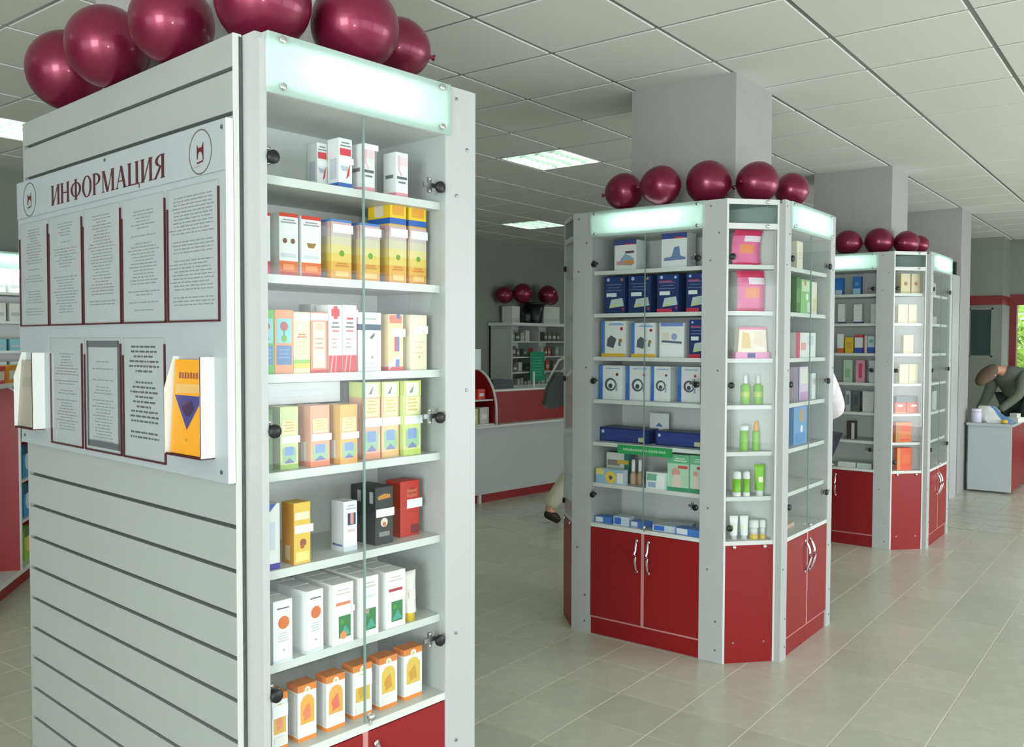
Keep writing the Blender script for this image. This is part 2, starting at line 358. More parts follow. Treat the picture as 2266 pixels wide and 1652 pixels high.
def vitrine(F, label, w, pl, pr, depth, glass=True, wide=True, open_base=False, split=.5, group=None, screws=True):
    o, a, ex, ey = FR[F]
    c = tag(empty('display_cabinet', o, a), label, 'cabinet', group)
    x0, x1 = pl, w - pr
    if wide:
        p = bx('front_panel', c, 'panel', 0, pl, 0, .018, 0, TOP)
        if screws:
            for z in (.06, .20, .45, 1.42, 1.93, 2.08, 2.21): link('screw', SCREW, p, (pl * (.3 if round(z * 100) % 2 else .72), 0, z))
    p = bx('front_panel', c, 'panel', x1, w, 0, .018, 0, TOP)
    if screws:
        for z in (.06, .20, .45, .75, 1.42, 1.95, 2.08, 2.21): link('screw', SCREW, p, (x1 + pr * (.35 if round(z * 100) % 2 else .7), 0, z))
    bx('side_panel', c, 'panel', x0 - .018, x0, 0 if not wide else .018, depth, 0, 2.222); bx('side_panel', c, 'panel', x1, x1 + .018, .018, depth, 0, 2.222)
    bx('back_panel', c, 'inner', x0, x1, depth - .012, depth, .09, 2.222)
    bx('top_panel', c, 'panel', x0 - .018, x1 + .018, .018, depth, 2.222, TOP)
    bx('top_strip', c, 'panel', x0, x1, 0, .018, 2.222, TOP)
    bx('lamp_shelf', c, 'inner', x0, x1, .0, depth - .012, 2.107, 2.123)
    light_fascia(c, x0 - (.012 if wide else .0), x1 + .012)
    bx('plinth', c, 'red', x0, x1, .010, .026, 0, .087)
    bx('base_rail', c, 'redtrim', x0, x1, .007, .026, .087, .096)
    bx('base_top', c, 'edge', x0, x1, .002, depth - .012, .575, .595)
    for z in SHELF[:6]: bx('shelf', c, 'edge', x0 + .001, x1 - .001, .022, depth - .012, z - .02, z)
    mid = x0 + (x1 - x0) * split
    bx('door_stile', c, 'redtrim', mid - .010, mid + .010, .003, .024, .096, .575)
    if wide: bx('panel_return', c, 'panel', 0, .018, .018, .055, 0, 2.222)
    for s, (p, q) in ((-1, (x0 + .002, mid - .009)), (1, (mid + .009, x1 - .002))):
        d = bx('base_door', c, 'red', p, q, .002, .020, .097, .572)
        link('handle', HANDLE, d, (mid + s * .034, .002, .455))
    if glass:
        for s, (p, q) in ((-1, (x0 + .002, mid - .0015)), (1, (mid + .0015, x1 - .002))):
            d = bx('glass_door', c, 'glass', p, q, .003, .0075, .598, 2.104)
            for z in (1.965, 1.35, .745):
                hx_ = x0 + .014 if s < 0 else x1 - .022
                k = link('hinge', HINGE, d, (hx_, .003, z)); link('hinge_plate', CROSS, d, (hx_ + (-.004 if s < 0 else -.024), .012, z + .004))
        b = MB(); b.box(mid - .0022, mid + .0022, .0026, .0079, .598, 2.104, M['glassedge']); b.build('glass_edge', d)
        link('lock', LOCK, d, (mid + .012, .002, .612))
    return c
def corner(F, label, w, wpts, group=None, hinge_left=True):
    o, a, ex, ey = FR[F]
    c = tag(empty('corner_cabinet', o, a), label, 'cabinet', group)
    pts = [(0, .004), (w, .004)] + [flocal(F, *q) for q in wpts]
    def slab(name, m, z0, z1, inset=0.0):
        b = MB(); P = [(x, y + inset if i < 2 else y) for i, (x, y) in enumerate(pts)]; b.prism(P, z0, z1, M[m]); return b.build(name, c)
    slab('top_panel', 'panel', 2.222, TOP); slab('lamp_shelf', 'inner', 2.107, 2.123, .004); slab('base_top', 'edge', .575, .595)
    for z in SHELF[:6]: slab('shelf', 'edge', z - .02, z, .014)
    for i in range(1, len(pts)):
        p, q = Vector(pts[i]).to_3d(), Vector(pts[(i + 1) % len(pts)]).to_3d(); t = (q - p).normalized(); nn = Vector((-t.y, t.x, 0)) * .006
        b = MB(); b.prism([(p.x, p.y), (q.x, q.y), (q.x + nn.x, q.y + nn.y), (p.x + nn.x, p.y + nn.y)], .0, 2.222, M['inner']); b.build('back_panel', c)
    for x in (0, w - .010): bx('edge_post', c, 'edge', x, x + .010, 0, .012, 0, TOP)
    bp = bx('base_panel', c, 'red', .010, w - .010, .002, .018, .02, .575)
    for x in (.055, w - .055): link('screw', SCREW, bp, (x, .002, .10)); link('standoff', STAND, bp, (x, .002, .567))
    bx('plinth', c, 'red', .012, w - .012, .004, .018, 0, .02)
    f = bx('fascia_glass', c, 'shelfglass', .010, w - .010, .002, .007, 2.125, 2.215)
    for z0, z1 in ((2.098, 2.125), (2.215, TOP)):
        r = bx('fascia_rail', c, 'edge', .010, w - .010, .001, .014, z0, z1); link('standoff', STAND, r, (w - .06, .001, (z0 + z1) / 2))
    g = bx('glass_door', c, 'glass', .012, w - .012, .003, .0075, .598, 2.096)
    for z in (1.965, 1.35, .66): link('hinge', HINGE, g, (.03, .003, z))
    return c
def kiosk(k, dx, which, gx):
    vitrine(k + 'x', '%s, wide glass front with red base doors' % which, .873, .117, .126, .34)
    corner(k + 'c', '%s, narrow angled corner with red base panel' % which, .267, [(4.236 + dx, 1.575), (4.236 + dx, 1.866), (4.01 + dx, 1.866)])
    vitrine(k + 'y', '%s, side facing the open tiled aisle' % which, .752, .08, .07, .32)
    corner(k + 'd', '%s, rear angled corner towards the serving counter' % which, .26, [(4.01 + dx, 2.548), (4.16 + dx, 2.548), (4.19 + dx, 2.79)])
kiosk('2', 0, 'medical device display around the middle column', 'x')
kiosk('3', 3.0, 'cosmetics display around the column farther along', 'x')
V1 = vitrine('1', 'tall glass medicine cabinet beside the slatted information panel', .682, .02, .114, .30, wide=False)
vitrine('4x', 'narrow glass cabinet against the bare far column', .70, .02, .02, .33, wide=False, screws=False)
b = MB(); b.box(-.04, .04, -.035, .035, 0, .13, M['black']); b.lathe([(.02, 0), (.026, .004)], M['groove'], 10, (0, -.035, .05), 'y')
tag(b.build('speaker', None, fw('4x', .66, .12, TOP), -PI / 2), 'small black speaker on the cabinet by the bare far column', 'speaker')

# ------------------------------------------------------------------ slatted panel of the nearest kiosk
so, sa, sx, sy = FR['s']
sl = tag(empty('slat_panel', so, sa), 'grey slatted display wall carrying the information board', 'slat wall')
SW = 1.255
bx('backing_board', sl, 'groove', 0, SW, .0125, .020, 0, 2.235)
slots = [2.162, 2.063] + [2.063 - .1036 * k for k in range(1, 9)] + [1.1307, 1.029, .927, .828, .730, .634, .536, .437, .339, .240, .141]
z1 = TOP
for z in slots + [None]:
    zb = z + .005 if z else 0.0
    bx('slat', sl, 'slat', .012, SW - .004, 0, .0125, zb, z1)
    z1 = (z - .005) if z else 0
bx('edge_trim', sl, 'edge', SW - .004, SW, -.0005, .020, 0, TOP); bx('edge_trim', sl, 'slat', 0, .012, -.0005, .020, 0, TOP)
bx('top_panel', sl, 'panel', 0, 1.0, .020, .12, 2.222, TOP); bx('end_panel', sl, 'panel', 0, .018, .020, .12, 0, 2.222)

# ------------------------------------------------------------------ information board
M['board'] = mat('board_plastic', (164, 171, 173), 0.35, var=0.015, scale=60)
ib = tag(empty('information_board', fw('s', 0, -.002, 0), sa), 'grey plastic information board with document pockets on the slatted wall', 'notice board')
bx('board_panel', ib, 'board', 0, 1.252, -.016, .0, 1.232, 2.05)
bx('edge_strip', ib, 'whiteplastic', 1.2505, 1.254, -.0165, .0, 1.232, 2.05)
bx('header_panel', ib, 'board', .004, 1.248, -.020, -.016, 1.935, 2.048)
for x, z in ((.644, 2.037), (1.242, 2.03), (1.222, 1.255), (.03, 1.255)): link('screw', SCREW, ib, (x, -.020 if z > 1.9 else -.016, z))
def glyph(ch):
    """serif capitals in a unit-high box: list of polygons, advance width"""
    P = []; T, t, sv = .17, .055, .045
    def R(x0, y0, x1, y1): P.append([(x0, y0), (x1, y0), (x1, y1), (x0, y1)])
    def stem(x, lo=0, hi=1, th=T):
        R(x, lo, x + th, hi); R(x - .05, 0, x + th + .05, sv); R(x - .05, 1 - sv, x + th + .05, 1)
    def ring(cx, cy, rx, ry, ix, iy, a0=0, a1=360):
        n = 20; w = [math.radians(a0 + (a1 - a0) * k / n) for k in range(n + 1)]
        for k in range(n):
            P.append([(cx + rx * math.cos(w[k]), cy + ry * math.sin(w[k])), (cx + rx * math.cos(w[k + 1]), cy + ry * math.sin(w[k + 1])),
                      (cx + ix * math.cos(w[k + 1]), cy + iy * math.sin(w[k + 1])), (cx + ix * math.cos(w[k]), cy + iy * math.sin(w[k]))])
    def diag(x0, y0, x1, y1, th): P.append([(x0 - th / 2, y0), (x0 + th / 2, y0), (x1 + th / 2, y1), (x1 - th / 2, y1)])
    if ch == 'I': stem(.05); stem(.58); diag(.22, .08, .58, .92, .07); return P, .86
    if ch == 'N': stem(.05); stem(.56); R(.2, .47, .58, .53); return P, .84
    if ch == 'F': stem(.40); ring(.485, .5, .44, .36, .27, .31); return P, 1.0
    if ch == 'O': ring(.40, .5, .39, .52, .22, .46); return P, .86
    if ch == 'R': stem(.05); ring(.22, .73, .40, .27, .22, .22, -90, 90); return P, .70
    if ch == 'M': R(.08, 0, .14, 1); R(.02, 0, .22, sv); R(.02, 1 - sv, .2, 1); diag(.45, 0, .16, 1, T); diag(.47, 0, .80, 1, .06); stem(.76); return P, 1.06
    if ch == 'A': diag(.08, 0, .40, 1, .06); diag(.66, 0, .40, 1, T); R(.2, .3, .56, .355); R(0, 0, .2, sv); R(.52, 0, .82, sv); return P, .86
    if ch == 'C': stem(.05); stem(.56); R(.05, 0, .82, .06); R(.76, -.17, .82, .06); return P, .90
    if ch == 'Y': stem(.50); ring(.52, .74, .42, .26, .24, .21, 90, 270); diag(.10, 0, .44, .5, .14); R(-.02, 0, .2, sv); return P, .78
seq = 'INFORMACIY'; adv = sum(glyph(c)[1] for c in seq); tw, th = .704, .058; sxx = tw / adv
lt = MB(); cx = .278
for c in seq:
    P, ad = glyph(c)
    for k, poly in enumerate(P): lt.poly([(cx + x * sxx, -.0206 - .00002 * (k % 3), 1.951 + y * th) for x, y in poly], M['maroon'])
    cx += ad * sxx
lt.build('header_lettering', ib)
for ex_ in (1.146, .109):
    e = MB(); n = 40; r0, r1 = .052, .0487
    for k in range(n):
        a0, a1 = 2 * PI * k / n, 2 * PI * (k + 1) / n
        e.poly([(ex_ + r0 * math.cos(a0), -.0206, 1.988 + r0 * math.sin(a0)), (ex_ + r0 * math.cos(a1), -.0206, 1.988 + r0 * math.sin(a1)), (ex_ + r1 * math.cos(a1), -.0206, 1.988 + r1 * math.sin(a1)), (ex_ + r1 * math.cos(a0), -.0206, 1.988 + r1 * math.sin(a0))], (104, 92, 88))
    z = 1.984
    for poly in ([(-.015, .022), (-.002, .008), (-.006, .002), (-.015, -.008)], [(.015, .026), (.015, -.012), (.006, .002), (.002, .008)], [(-.004, .014), (.004, .014), (.004, .004), (-.004, .004)],
                 [(-.015, -.001), (-.010, -.003), (-.011, -.012), (-.015, -.012)], [(.010, .0), (.015, .0), (.015, -.017), (.012, -.017)], [(-.015, -.023), (.013, -.020), (.013, -.016), (-.015, -.019)]):
        e.poly([(ex_ + x, -.0207, z + y) for x, y in poly], (88, 22, 26))
    e.poly([(ex_ + x, -.0207, z + y) for x, y in [(-.03, -.030), (.0, -.028), (.0, -.026), (-.03, -.028)]], (150, 150, 150))
    e.build('emblem', ib)
def doc(x0, x1, z0, z1, style, seed):
    rr = random.Random(seed); p = empty('document_pocket', (0, 0, 0)); p.parent = ib
    s = MB(); s.box(x0 + .008, x1 - .008, -.0172, -.0165, z0 + .006, z1 - .006, M['paper']); s.build('sheet', p)
    t = MB(); y = -.0175; w = x1 - x0; z = z1 - .03
    if style == 'frame':
        for a, b_, c, d in ((x0 + .014, x1 - .014, z1 - .03, z1 - .012), (x0 + .014, x1 - .014, z0 + .012, z0 + .03), (x0 + .014, x0 + .026, z0 + .012, z1 - .012), (x1 - .026, x1 - .014, z0 + .012, z1 - .012)):
            t.poly([(a, y, c), (b_, y, c), (b_, y, d), (a, y, d)], M['inkd'])
        z -= .03
    big = style in ('big',); dz = .0125 if big else .0085
    while z > z0 + (.05 if big else .03):
        if rr.random() < .13: z -= dz * 1.3; continue
        if style in ('letter', 'frame') and z > z1 - .09: L = w * rr.uniform(.25, .55)
        elif style == 'full': L = w * rr.uniform(.72, .8)
        else: L = w * rr.uniform(.35, .74 if style != 'frame' else .6)
        cx_ = (x0 + x1) / 2 + (0 if style != 'full' or rr.random() < .8 else -.02); x = cx_ - L / 2
        while x < cx_ + L / 2 - .004:
            ww = rr.uniform(.008, .03); e = min(x + ww, cx_ + L / 2); hh = .0052 if big else .0030
            t.poly([(x, y, z), (e, y, z), (e, y, z + hh), (x, y, z + hh)], M['inkd'] if big else M['ink']); x = e + .004
        z -= dz
    t.build('printed_text', p)
    f = MB()
    for d in ((x0 + .002, x1 - .002, z0, z0 + .004), (x1 - .005, x1 - .002, z0, z1 - .02), (x0 + .002, x0 + .0035, z0, z1 - .05)): f.box(d[0], d[1], -.021, -.0162, d[2], d[3], M['maroon'])
    f.build('pocket_rim', p)
    g = MB(); g.box(x0 + .003, x1 - .003, -.0205, -.0195, z0 + .002, z1 - .003, M['acrylic']); g.build('acrylic_cover', p)
for i, (a, b_) in enumerate(((.015, .245), (.247, .488), (.490, .730), (.733, .973), (.980, 1.225))):
    doc(a, b_, 1.598, 1.922, ['letter', 'letter', 'letter', 'letter', 'full'][i], 11 + i)
for i, (a, b_) in enumerate(((.248, .478), (.490, .723), (.731, .965))): doc(a, b_, 1.248, 1.566, ['letter', 'frame', 'big'][i], 31 + i)
def leaflet_box(x0, x1, z0=1.285, z1=1.517):
    p = empty('leaflet_holder', (0, 0, 0)); p.parent = ib
    y0, y1 = -.052, -.016
    bx('holder_side', p, 'whiteplastic', x1 - .003, x1, y0, y1, z0, z1)
    b = MB(); b.prism([(y0, z0), (y1, z0), (y1, z1), (y1 - .012, z1), (y0, z1 - .075)], x0, x0 + .003, M['whiteplastic'], 'x'); b.build('holder_side', p)
    bx('holder_bottom', p, 'maroon', x0, x1, y0, y1, z0 - .002, z0 + .001)
    bx('holder_front', p, 'maroon', x0 + .003, x1 - .003, y0, y0 + .002, z0, z0 + .003)
    bx('holder_rim', p, 'maroon', x1 - .001, x1 + .0002, y0 - .0008, y0 + .001, z0, z1)
leaflet_box(1.024, 1.193); leaflet_box(.045, .195)
def booklet(label, x0, x1, z0, h, col, deco):
    w = x1 - x0; b = MB(); b.box(-w / 2, w / 2, -.004, .004, 0, h, col)
    for m, pts in deco: b.poly([(-w / 2 + u * w, -.0046, v * h) for u, v in pts], m)
    o = b.build('booklet', None, fw('s', (x0 + x1) / 2, -.042, z0), sa); tag(o, label, 'booklet'); o.rotation_euler = (math.radians(-4), 0, sa); return o
OR = (228, 158, 40)
txt = [((150, 84, 66), [(.16 + .085 * k, .80), (.215 + .085 * k, .80), (.215 + .085 * k, .865 - .008 * (k % 2)), (.16 + .085 * k, .865)]) for k in range(9)]
booklet('orange booklet with a blue triangle in the board leaflet holder', 1.034, 1.188, 1.288, .222, OR,
        txt + [((214, 176, 104), [(.1, .64), (.95, .66), (.95, .745), (.1, .74)]), ((70, 66, 128), [(.06, .62), (.92, .62), (.49, .26)]), ((126, 92, 110), [(.36, .56), (.62, .56), (.68, .48), (.55, .40), (.42, .40), (.30, .48)]), ((180, 130, 60), [(.46, .14), (.52, .14), (.52, .165), (.46, .165)])])
booklet('dull beige booklet in the other leaflet holder', .0465, .190, 1.288, .205, (158, 152, 134), [((142, 138, 124), [(.15, .6), (.85, .6), (.85, .75), (.15, .75)])])

# ------------------------------------------------------------------ goods
def carton_mesh(w, d, h, base, deco=(), top=None, side=None, name='carton'):
    b = MB(); e = .0012
    # body with softened upper edges
    b.add([(0, 0, 0), (w, 0, 0), (w, d, 0), (0, d, 0), (0, 0, h - e), (w, 0, h - e), (w, d, h - e), (0, d, h - e)], [(0, 3, 2, 1), (0, 1, 5, 4), (2, 3, 7, 6)], base)
    b.add([(w, 0, 0), (w, d, 0), (w, d, h - e), (w, 0, h - e), (0, d, 0), (0, 0, 0), (0, 0, h - e), (0, d, h - e)], [(0, 1, 2, 3), (4, 5, 6, 7)], side or base)
    b.add([(0, 0, h - e), (w, 0, h - e), (w, d, h - e), (0, d, h - e), (e, e, h), (w - e, e, h), (w - e, d - e, h), (e, d - e, h)], [(4, 5, 6, 7), (0, 1, 5, 4), (1, 2, 6, 5), (2, 3, 7, 6), (3, 0, 4, 7)], top or base)
    k = 0
    for q in deco:
        k += 1; y = -.0002 - .00012 * k
        if q[0] == 'r': _, u0, v0, u1, v1, c = q; b.poly([(u0 * w, y, v0 * h), (u1 * w, y, v0 * h), (u1 * w, y, v1 * h), (u0 * w, y, v1 * h)], c)
        elif q[0] == 'e':
            _, u, v, r, c = q; b.poly([(u * w + r * w * math.cos(2 * PI * i / 16), y, v * h + r * w * math.sin(2 * PI * i / 16)) for i in range(16)], c)
        elif q[0] == 'p': b.poly([(u * w, y, v * h) for u, v in q[1]], q[2])
        elif q[0] == 'b':      # band wrapped round front and both sides
            _, v0, v1, c = q
            b.poly([(0, y, v0 * h), (w, y, v0 * h), (w, y, v1 * h), (0, y, v1 * h)], c)
            b.poly([(y, d, v0 * h), (y, 0, v0 * h), (y, 0, v1 * h), (y, d, v1 * h)], c); b.poly([(w - y, 0, v0 * h), (w - y, d, v0 * h), (w - y, d, v1 * h), (w - y, 0, v1 * h)], c)
        elif q[0] == 't':      # lines of small print
            _, u0, u1, v0, v1, n_, c = q
            for i in range(n_):
                v = v0 + (v1 - v0) * i / max(1, n_ - 1); a = (u1 - u0) * (.12 if i % 2 else 0)
                b.poly([((u0 + a) * w, y, v * h), ((u1 - a) * w, y, v * h), ((u1 - a) * w, y, (v + .022) * h), ((u0 + a) * w, y, (v + .022) * h)], c)
        elif q[0] == 's':      # rectangle on the left side
            _, u0, v0, u1, v1, c = q; b.poly([(y, d - u0 * d, v0 * h), (y, d - u1 * d, v0 * h), (y, d - u1 * d, v1 * h), (y, d - u0 * d, v1 * h)], c)
    return b.mesh(name)
def put(me, F, x, dep, z, label, cat='box', group=None, name='carton', turn=0.0):
    o = link(name, me, None, fw(F, x, dep, z), FR[F][1] + math.radians(turn)); tag(o, label, cat, group); return o
def carton(F, k, x0, x1, dep, h, label, base, deco=(), d=.045, top=None, side=None, group=None, turn=0.0, z=None, cat='box', name='carton', back=0, backgap=.003):
    me = carton_mesh(x1 - x0, d, h, base, deco, top, side, name); zz = SHELF[k - 1] if z is None else z
    put(me, F, x0, dep, zz, label, cat, group, name, turn)
    for i in range(back): put(me, F, x0 + .002 * (i + 1), dep + (d + backgap) * (i + 1), zz, label, cat, group, name, turn)
WH, TG = (232, 234, 232), (246, 247, 248)
tagq = lambda u0, v0, u1, v1: ('r', u0, v0, u1, v1, TG)
GK = (110, 114, 120)
# --- nearest cabinet, shelf 1
nose = [('b', 0, .12, (60, 104, 176)), ('r', .08, .66, .92, .80, (214, 60, 74)), ('p', [(.55, .2), (.8, .28), (.86, .5), (.7, .42)], (208, 74, 70)), ('p', [(.1, .46), (.8, .44), (.6, .36), (.25, .36)], (180, 190, 204)), tagq(.1, .5, 1.12, .62), ('s', .2, .2, .8, .6, (196, 202, 210)), ('t', .1, .9, .84, .9, 2, GK)]
carton('1', 1, .222, .252, .095, .115, 'white and blue drop carton half hidden on the top shelf', WH, nose, .04)
carton('1', 1, .250, .290, .045, .124, 'white carton with red lettering and blue foot, top shelf', WH, nose, .045)
pinkd = [('b', .0, .10, (222, 150, 160)), ('p', [(.15, .92), (.3, .92), (.32, .6), (.55, .48), (.4, .48), (.18, .6)], (236, 176, 188)), ('r', .08, .40, .92, .46, (96, 98, 104)), ('r', .2, .31, .8, .35, (120, 122, 126)), ('r', .35, .7, .9, .9, (240, 208, 214)), ('s', .2, .42, .8, .5, (110, 112, 118))]
carton('1', 1, .316, .354, .035, .120, 'white and pink carton with a price flag, top shelf', WH, pinkd + [tagq(.1, .88, 1.3, 1.0)], .05)
carton('1', 1, .424, .465, .035, .116, 'white and pink carton alone beside the hinge, top shelf', WH, pinkd, .05)
# shelf 2
redw = [('r', 0, .94, 1, 1.0, (196, 52, 28)), ('r', 0, 0, 1, .24, (218, 106, 44)), ('r', 0, 0, 1, .07, (186, 60, 34)), ('r', .2, .10, .8, .19, (236, 150, 90)), ('e', .30, .56, .12, (120, 90, 60)), ('e', .72, .56, .12, (120, 90, 60)), ('t', .1, .9, .84, .88, 2, (150, 150, 150)), ('r', .1, .30, .9, .36, (206, 212, 218))]
carton('1', 2, .030, .059, .05, .142, 'white carton with red foot cut off by the cabinet frame', WH, [('b', 0, .22, (196, 40, 70)), ('b', .95, 1, (196, 52, 40))], .045)
carton('1', 2, .083, .134, .05, .147, 'white carton with orange foot and two brown dots', WH, redw, .045)
carton('1', 2, .144, .200, .05, .146, 'white carton with orange foot next to the dotted one', WH, redw[:4] + [('p', [(.25, .56), (.75, .56), (.62, .48), (.36, .48)], (150, 116, 40))] + redw[6:], .045)
grad = [('b', .0, .16, (222, 160, 52)), ('b', .16, .30, (226, 176, 74)), ('b', .30, .44, (228, 200, 104)), ('b', .44, .58, (226, 212, 142)), ('b', .58, .72, (214, 206, 176)), ('b', .72, .86, (206, 190, 188)), ('b', .86, .96, (206, 172, 176)), ('b', .96, 1.0, (74, 128, 196)), ('e', .52, .44, .12, (110, 160, 40)), tagq(.1, .78, 1.08, .92), ('r', .2, .05, .85, .14, (238, 196, 120)), ('t', .2, .85, .22, .26, 2, (206, 130, 40)), ('s', .3, .72, .7, .9, (226, 222, 226)), ('s', .1, .02, .7, .14, (170, 180, 180))]
for x0, x1, lb in ((.229, .291, 'beside the white and orange cartons'), (.318, .382, 'at the glass door gap')):
    carton('1', 2, x0, x1, .05, .147, 'tall lilac to orange carton with green leaf, ' + lb, (214, 176, 110), grad, .055)
for x0, x1, lb, y in ((.413, .472, 'left one under the yellow boxes', 0), (.483, .543, 'right one under the yellow boxes', 1)):
    carton('1', 2, x0, x1, .05, .155, 'tall lilac to orange leaf carton, ' + lb, (214, 176, 110), grad[:7] + grad[8:], .055)
    carton('1', 2, x0 + (.004 if not y else 0), x1, .05, .055, 'yellow box with blue foot lying on the leaf carton, %s' % ('left' if not y else 'by the cabinet side'), (240, 200, 40), [('b', 0, .28, (40, 96, 180)), ('r', .15, .42, .85, .86, (228, 160, 40)), ('s', .3, .35, .7, .9, (226, 214, 190))], .09, z=SHELF[1] + .155)
# shelf 3
flower = lambda a, b_, c: [('r', .1, .48, .9, .86, (136, 204, 212)), ('e', .5, .74, .22, (180, 90, 90)), ('r', .46, .5, .54, .68, (90, 150, 60)), ('e', .5, .55, .16, (120, 170, 60)), ('r', .1, .14, .9, .44, (96, 130, 176)), ('t', .2, .8, .24, .36, 3, (130, 160, 196))]
carton('1', 3, .022, .062, .04, .148, 'green and blue carton cut off by the cabinet frame', (96, 180, 70), flower(0, 0, 0), .045)
carton('1', 3, .063, .113, .04, .149, 'salmon carton with a flower on a blue field', (236, 156, 116), flower(0, 0, 0), .045)
carton('1', 3, .114, .160, .04, .145, 'cream carton with green and yellow foot', (232, 224, 180), [('b', .08, .16, (226, 200, 90)), ('b', .16, .22, (150, 196, 96)), ('e', .5, .78, .26, (240, 230, 190)), ('t', .2, .8, .58, .62, 2, (206, 120, 70)), tagq(.02, .86, 1, .98), ('t', .2, .8, .3, .5, 4, (206, 200, 160))], .045)
carton('1', 3, .162, .210, .04, .146, 'salmon carton with a cream label panel', (228, 140, 106), [('r', .12, .08, .88, .84, (234, 220, 192)), ('e', .5, .76, .22, (238, 190, 160)), tagq(.0, .86, 1.05, .98), ('b', 0, .05, (206, 70, 80)), ('t', .25, .75, .4, .55, 3, (196, 150, 120)), ('r', .2, .2, .8, .34, (244, 236, 220))], .045)
cross = [('r', 0, 0, 1, .25, (214, 60, 62)), ('p', [(.1, 0), (.2, 0), (.35, .25), (.27, .25)], (240, 170, 170)), ('p', [(.45, 0), (.52, 0), (.6, .25), (.54, .25)], (240, 170, 170)), ('t', .2, .8, .66, .72, 2, (90, 100, 110)), ('t', .25, .75, .60, .62, 1, (220, 90, 90)), ('t', .2, .6, .36, .48, 3, (206, 160, 160))]
carton('1', 3, .214, .254, .04, .165, 'white and red carton with a large red cross', WH, cross + [('r', .2, .83, .8, .94, (208, 40, 44)), ('r', .36, .79, .64, .98, (208, 40, 44))], .05)
carton('1', 3, .205, .250, .10, .168, 'grey topped carton hidden behind the red cross carton', (206, 208, 208), cross, .05)
carton('1', 3, .256, .299, .04, .166, 'white and red carton next to the red cross one', WH, cross + [('r', .3, .78, .75, .81, (208, 60, 60)), tagq(.3, .82, 1.1, .93)], .05)
carton('1', 3, .305, .377, .04, .149, 'white carton with a navy band', (230, 228, 226), [('b', .70, .80, (44, 70, 100)), ('r', 0, .8, 1, 1, (240, 238, 228)), ('t', .2, .8, .88, .9, 1, (150, 160, 160)), ('p', [(.5, .58), (.72, .66), (.7, .6), (.56, .54)], (80, 84, 80)), ('e', .6, .24, .05, (200, 140, 140)), ('t', .2, .8, .05, .12, 2, (206, 200, 204))], .03)
carton('1', 3, .401, .452, .04, .147, 'cream carton with a red and blue slanted ribbon', (234, 208, 160), [('b', 0, .07, (206, 66, 70)), ('p', [(.05, .1), (.95, .36), (.95, .28), (.05, .02)], (240, 236, 226)), ('r', .42, .34, .58, .60, (206, 70, 60)), ('r', .58, .34, .74, .60, (90, 110, 190)), ('r', .5, .07, .74, .2, (90, 120, 196)), tagq(.25, .60, 1.15, .74), ('r', .1, .84, .9, .98, (226, 110, 80)), ('r', .55, .92, .78, 1.0, (60, 90, 160))], .045)
carton('1', 3, .477, .536, .04, .147, 'plain cream carton with a price tag, beside the cabinet wall', (238, 228, 196), [tagq(.2, .66, 1.08, .80), ('t', .2, .8, .3, .5, 3, (220, 206, 170)), ('e', .55, .24, .06, (190, 180, 150))], .045)
# shelf 4
def tea(c, c2, cap=None):
    q = [('r', .12, .12, .88, .34, (150, 190, 150)), ('r', .25, .22, .75, .36, (120, 150, 200)), ('p', [(.2, .10), (.8, .10), (.5, .18)], (110, 120, 170)), ('b', 0, .08, c2), ('r', .1, .55, .9, .78, (236, 226, 176)), ('t', .2, .8, .6, .74, 4, (214, 190, 110)), tagq(.05, .42, 1.1, .53), ('s', .3, .1, .7, .4, (214, 206, 190))]
    if cap: q += [('b', .80, 1.0, cap), ('r', .15, .80, .85, .98, (238, 240, 214)), ('p', [(.3, .84), (.6, .95), (.5, .84)], (110, 120, 110))]
    return q
carton('1', 4, .052, .062, .05, .145, 'dark green carton edge squeezed by the cabinet frame', (70, 110, 50), [('r', .2, .1, .8, .9, (90, 130, 60))], .05)
carton('1', 4, .080, .129, .046, .148, 'pale green herbal carton with white price tag', (206, 216, 156), tea(0, (160, 190, 96)), .055)
carton('1', 4, .158, .213, .037, .148, 'salmon herbal carton with white price tag', (224, 166, 136), tea(0, (222, 130, 96)), .055)
carton('1', 4, .234, .286, .022, .147, 'amber herbal carton at the glass door gap', (224, 180, 100), tea(0, (222, 160, 80)), .055)
carton('1', 4, .326, .382, .05, .198, 'tall salmon herbal carton with green cap', (228, 178, 146), tea(0, (226, 150, 110), (206, 216, 130)), .055)
carton('1', 4, .388, .445, .05, .197, 'tall amber herbal carton with green cap', (230, 196, 140), tea(0, (230, 180, 110), (210, 218, 140)), .055)
carton('1', 4, .451, .512, .038, .198, 'tall yellow green herbal carton', (206, 216, 130), tea(0, (186, 200, 90), (196, 208, 100)), .055)
carton('1', 4, .085, .300, .11, .052, 'long white carton lying across the herbal cartons', (236, 238, 240), [('t', .1, .9, .3, .6, 2, (220, 224, 228))], .05, z=SHELF[3] + .149)
carton('1', 4, .535, .560, .10, .03, 'small white price card standing by the cabinet wall', WH, [('t', .1, .9, .4, .7, 2, (190, 190, 190))], .004, cat='price card', name='price_card')
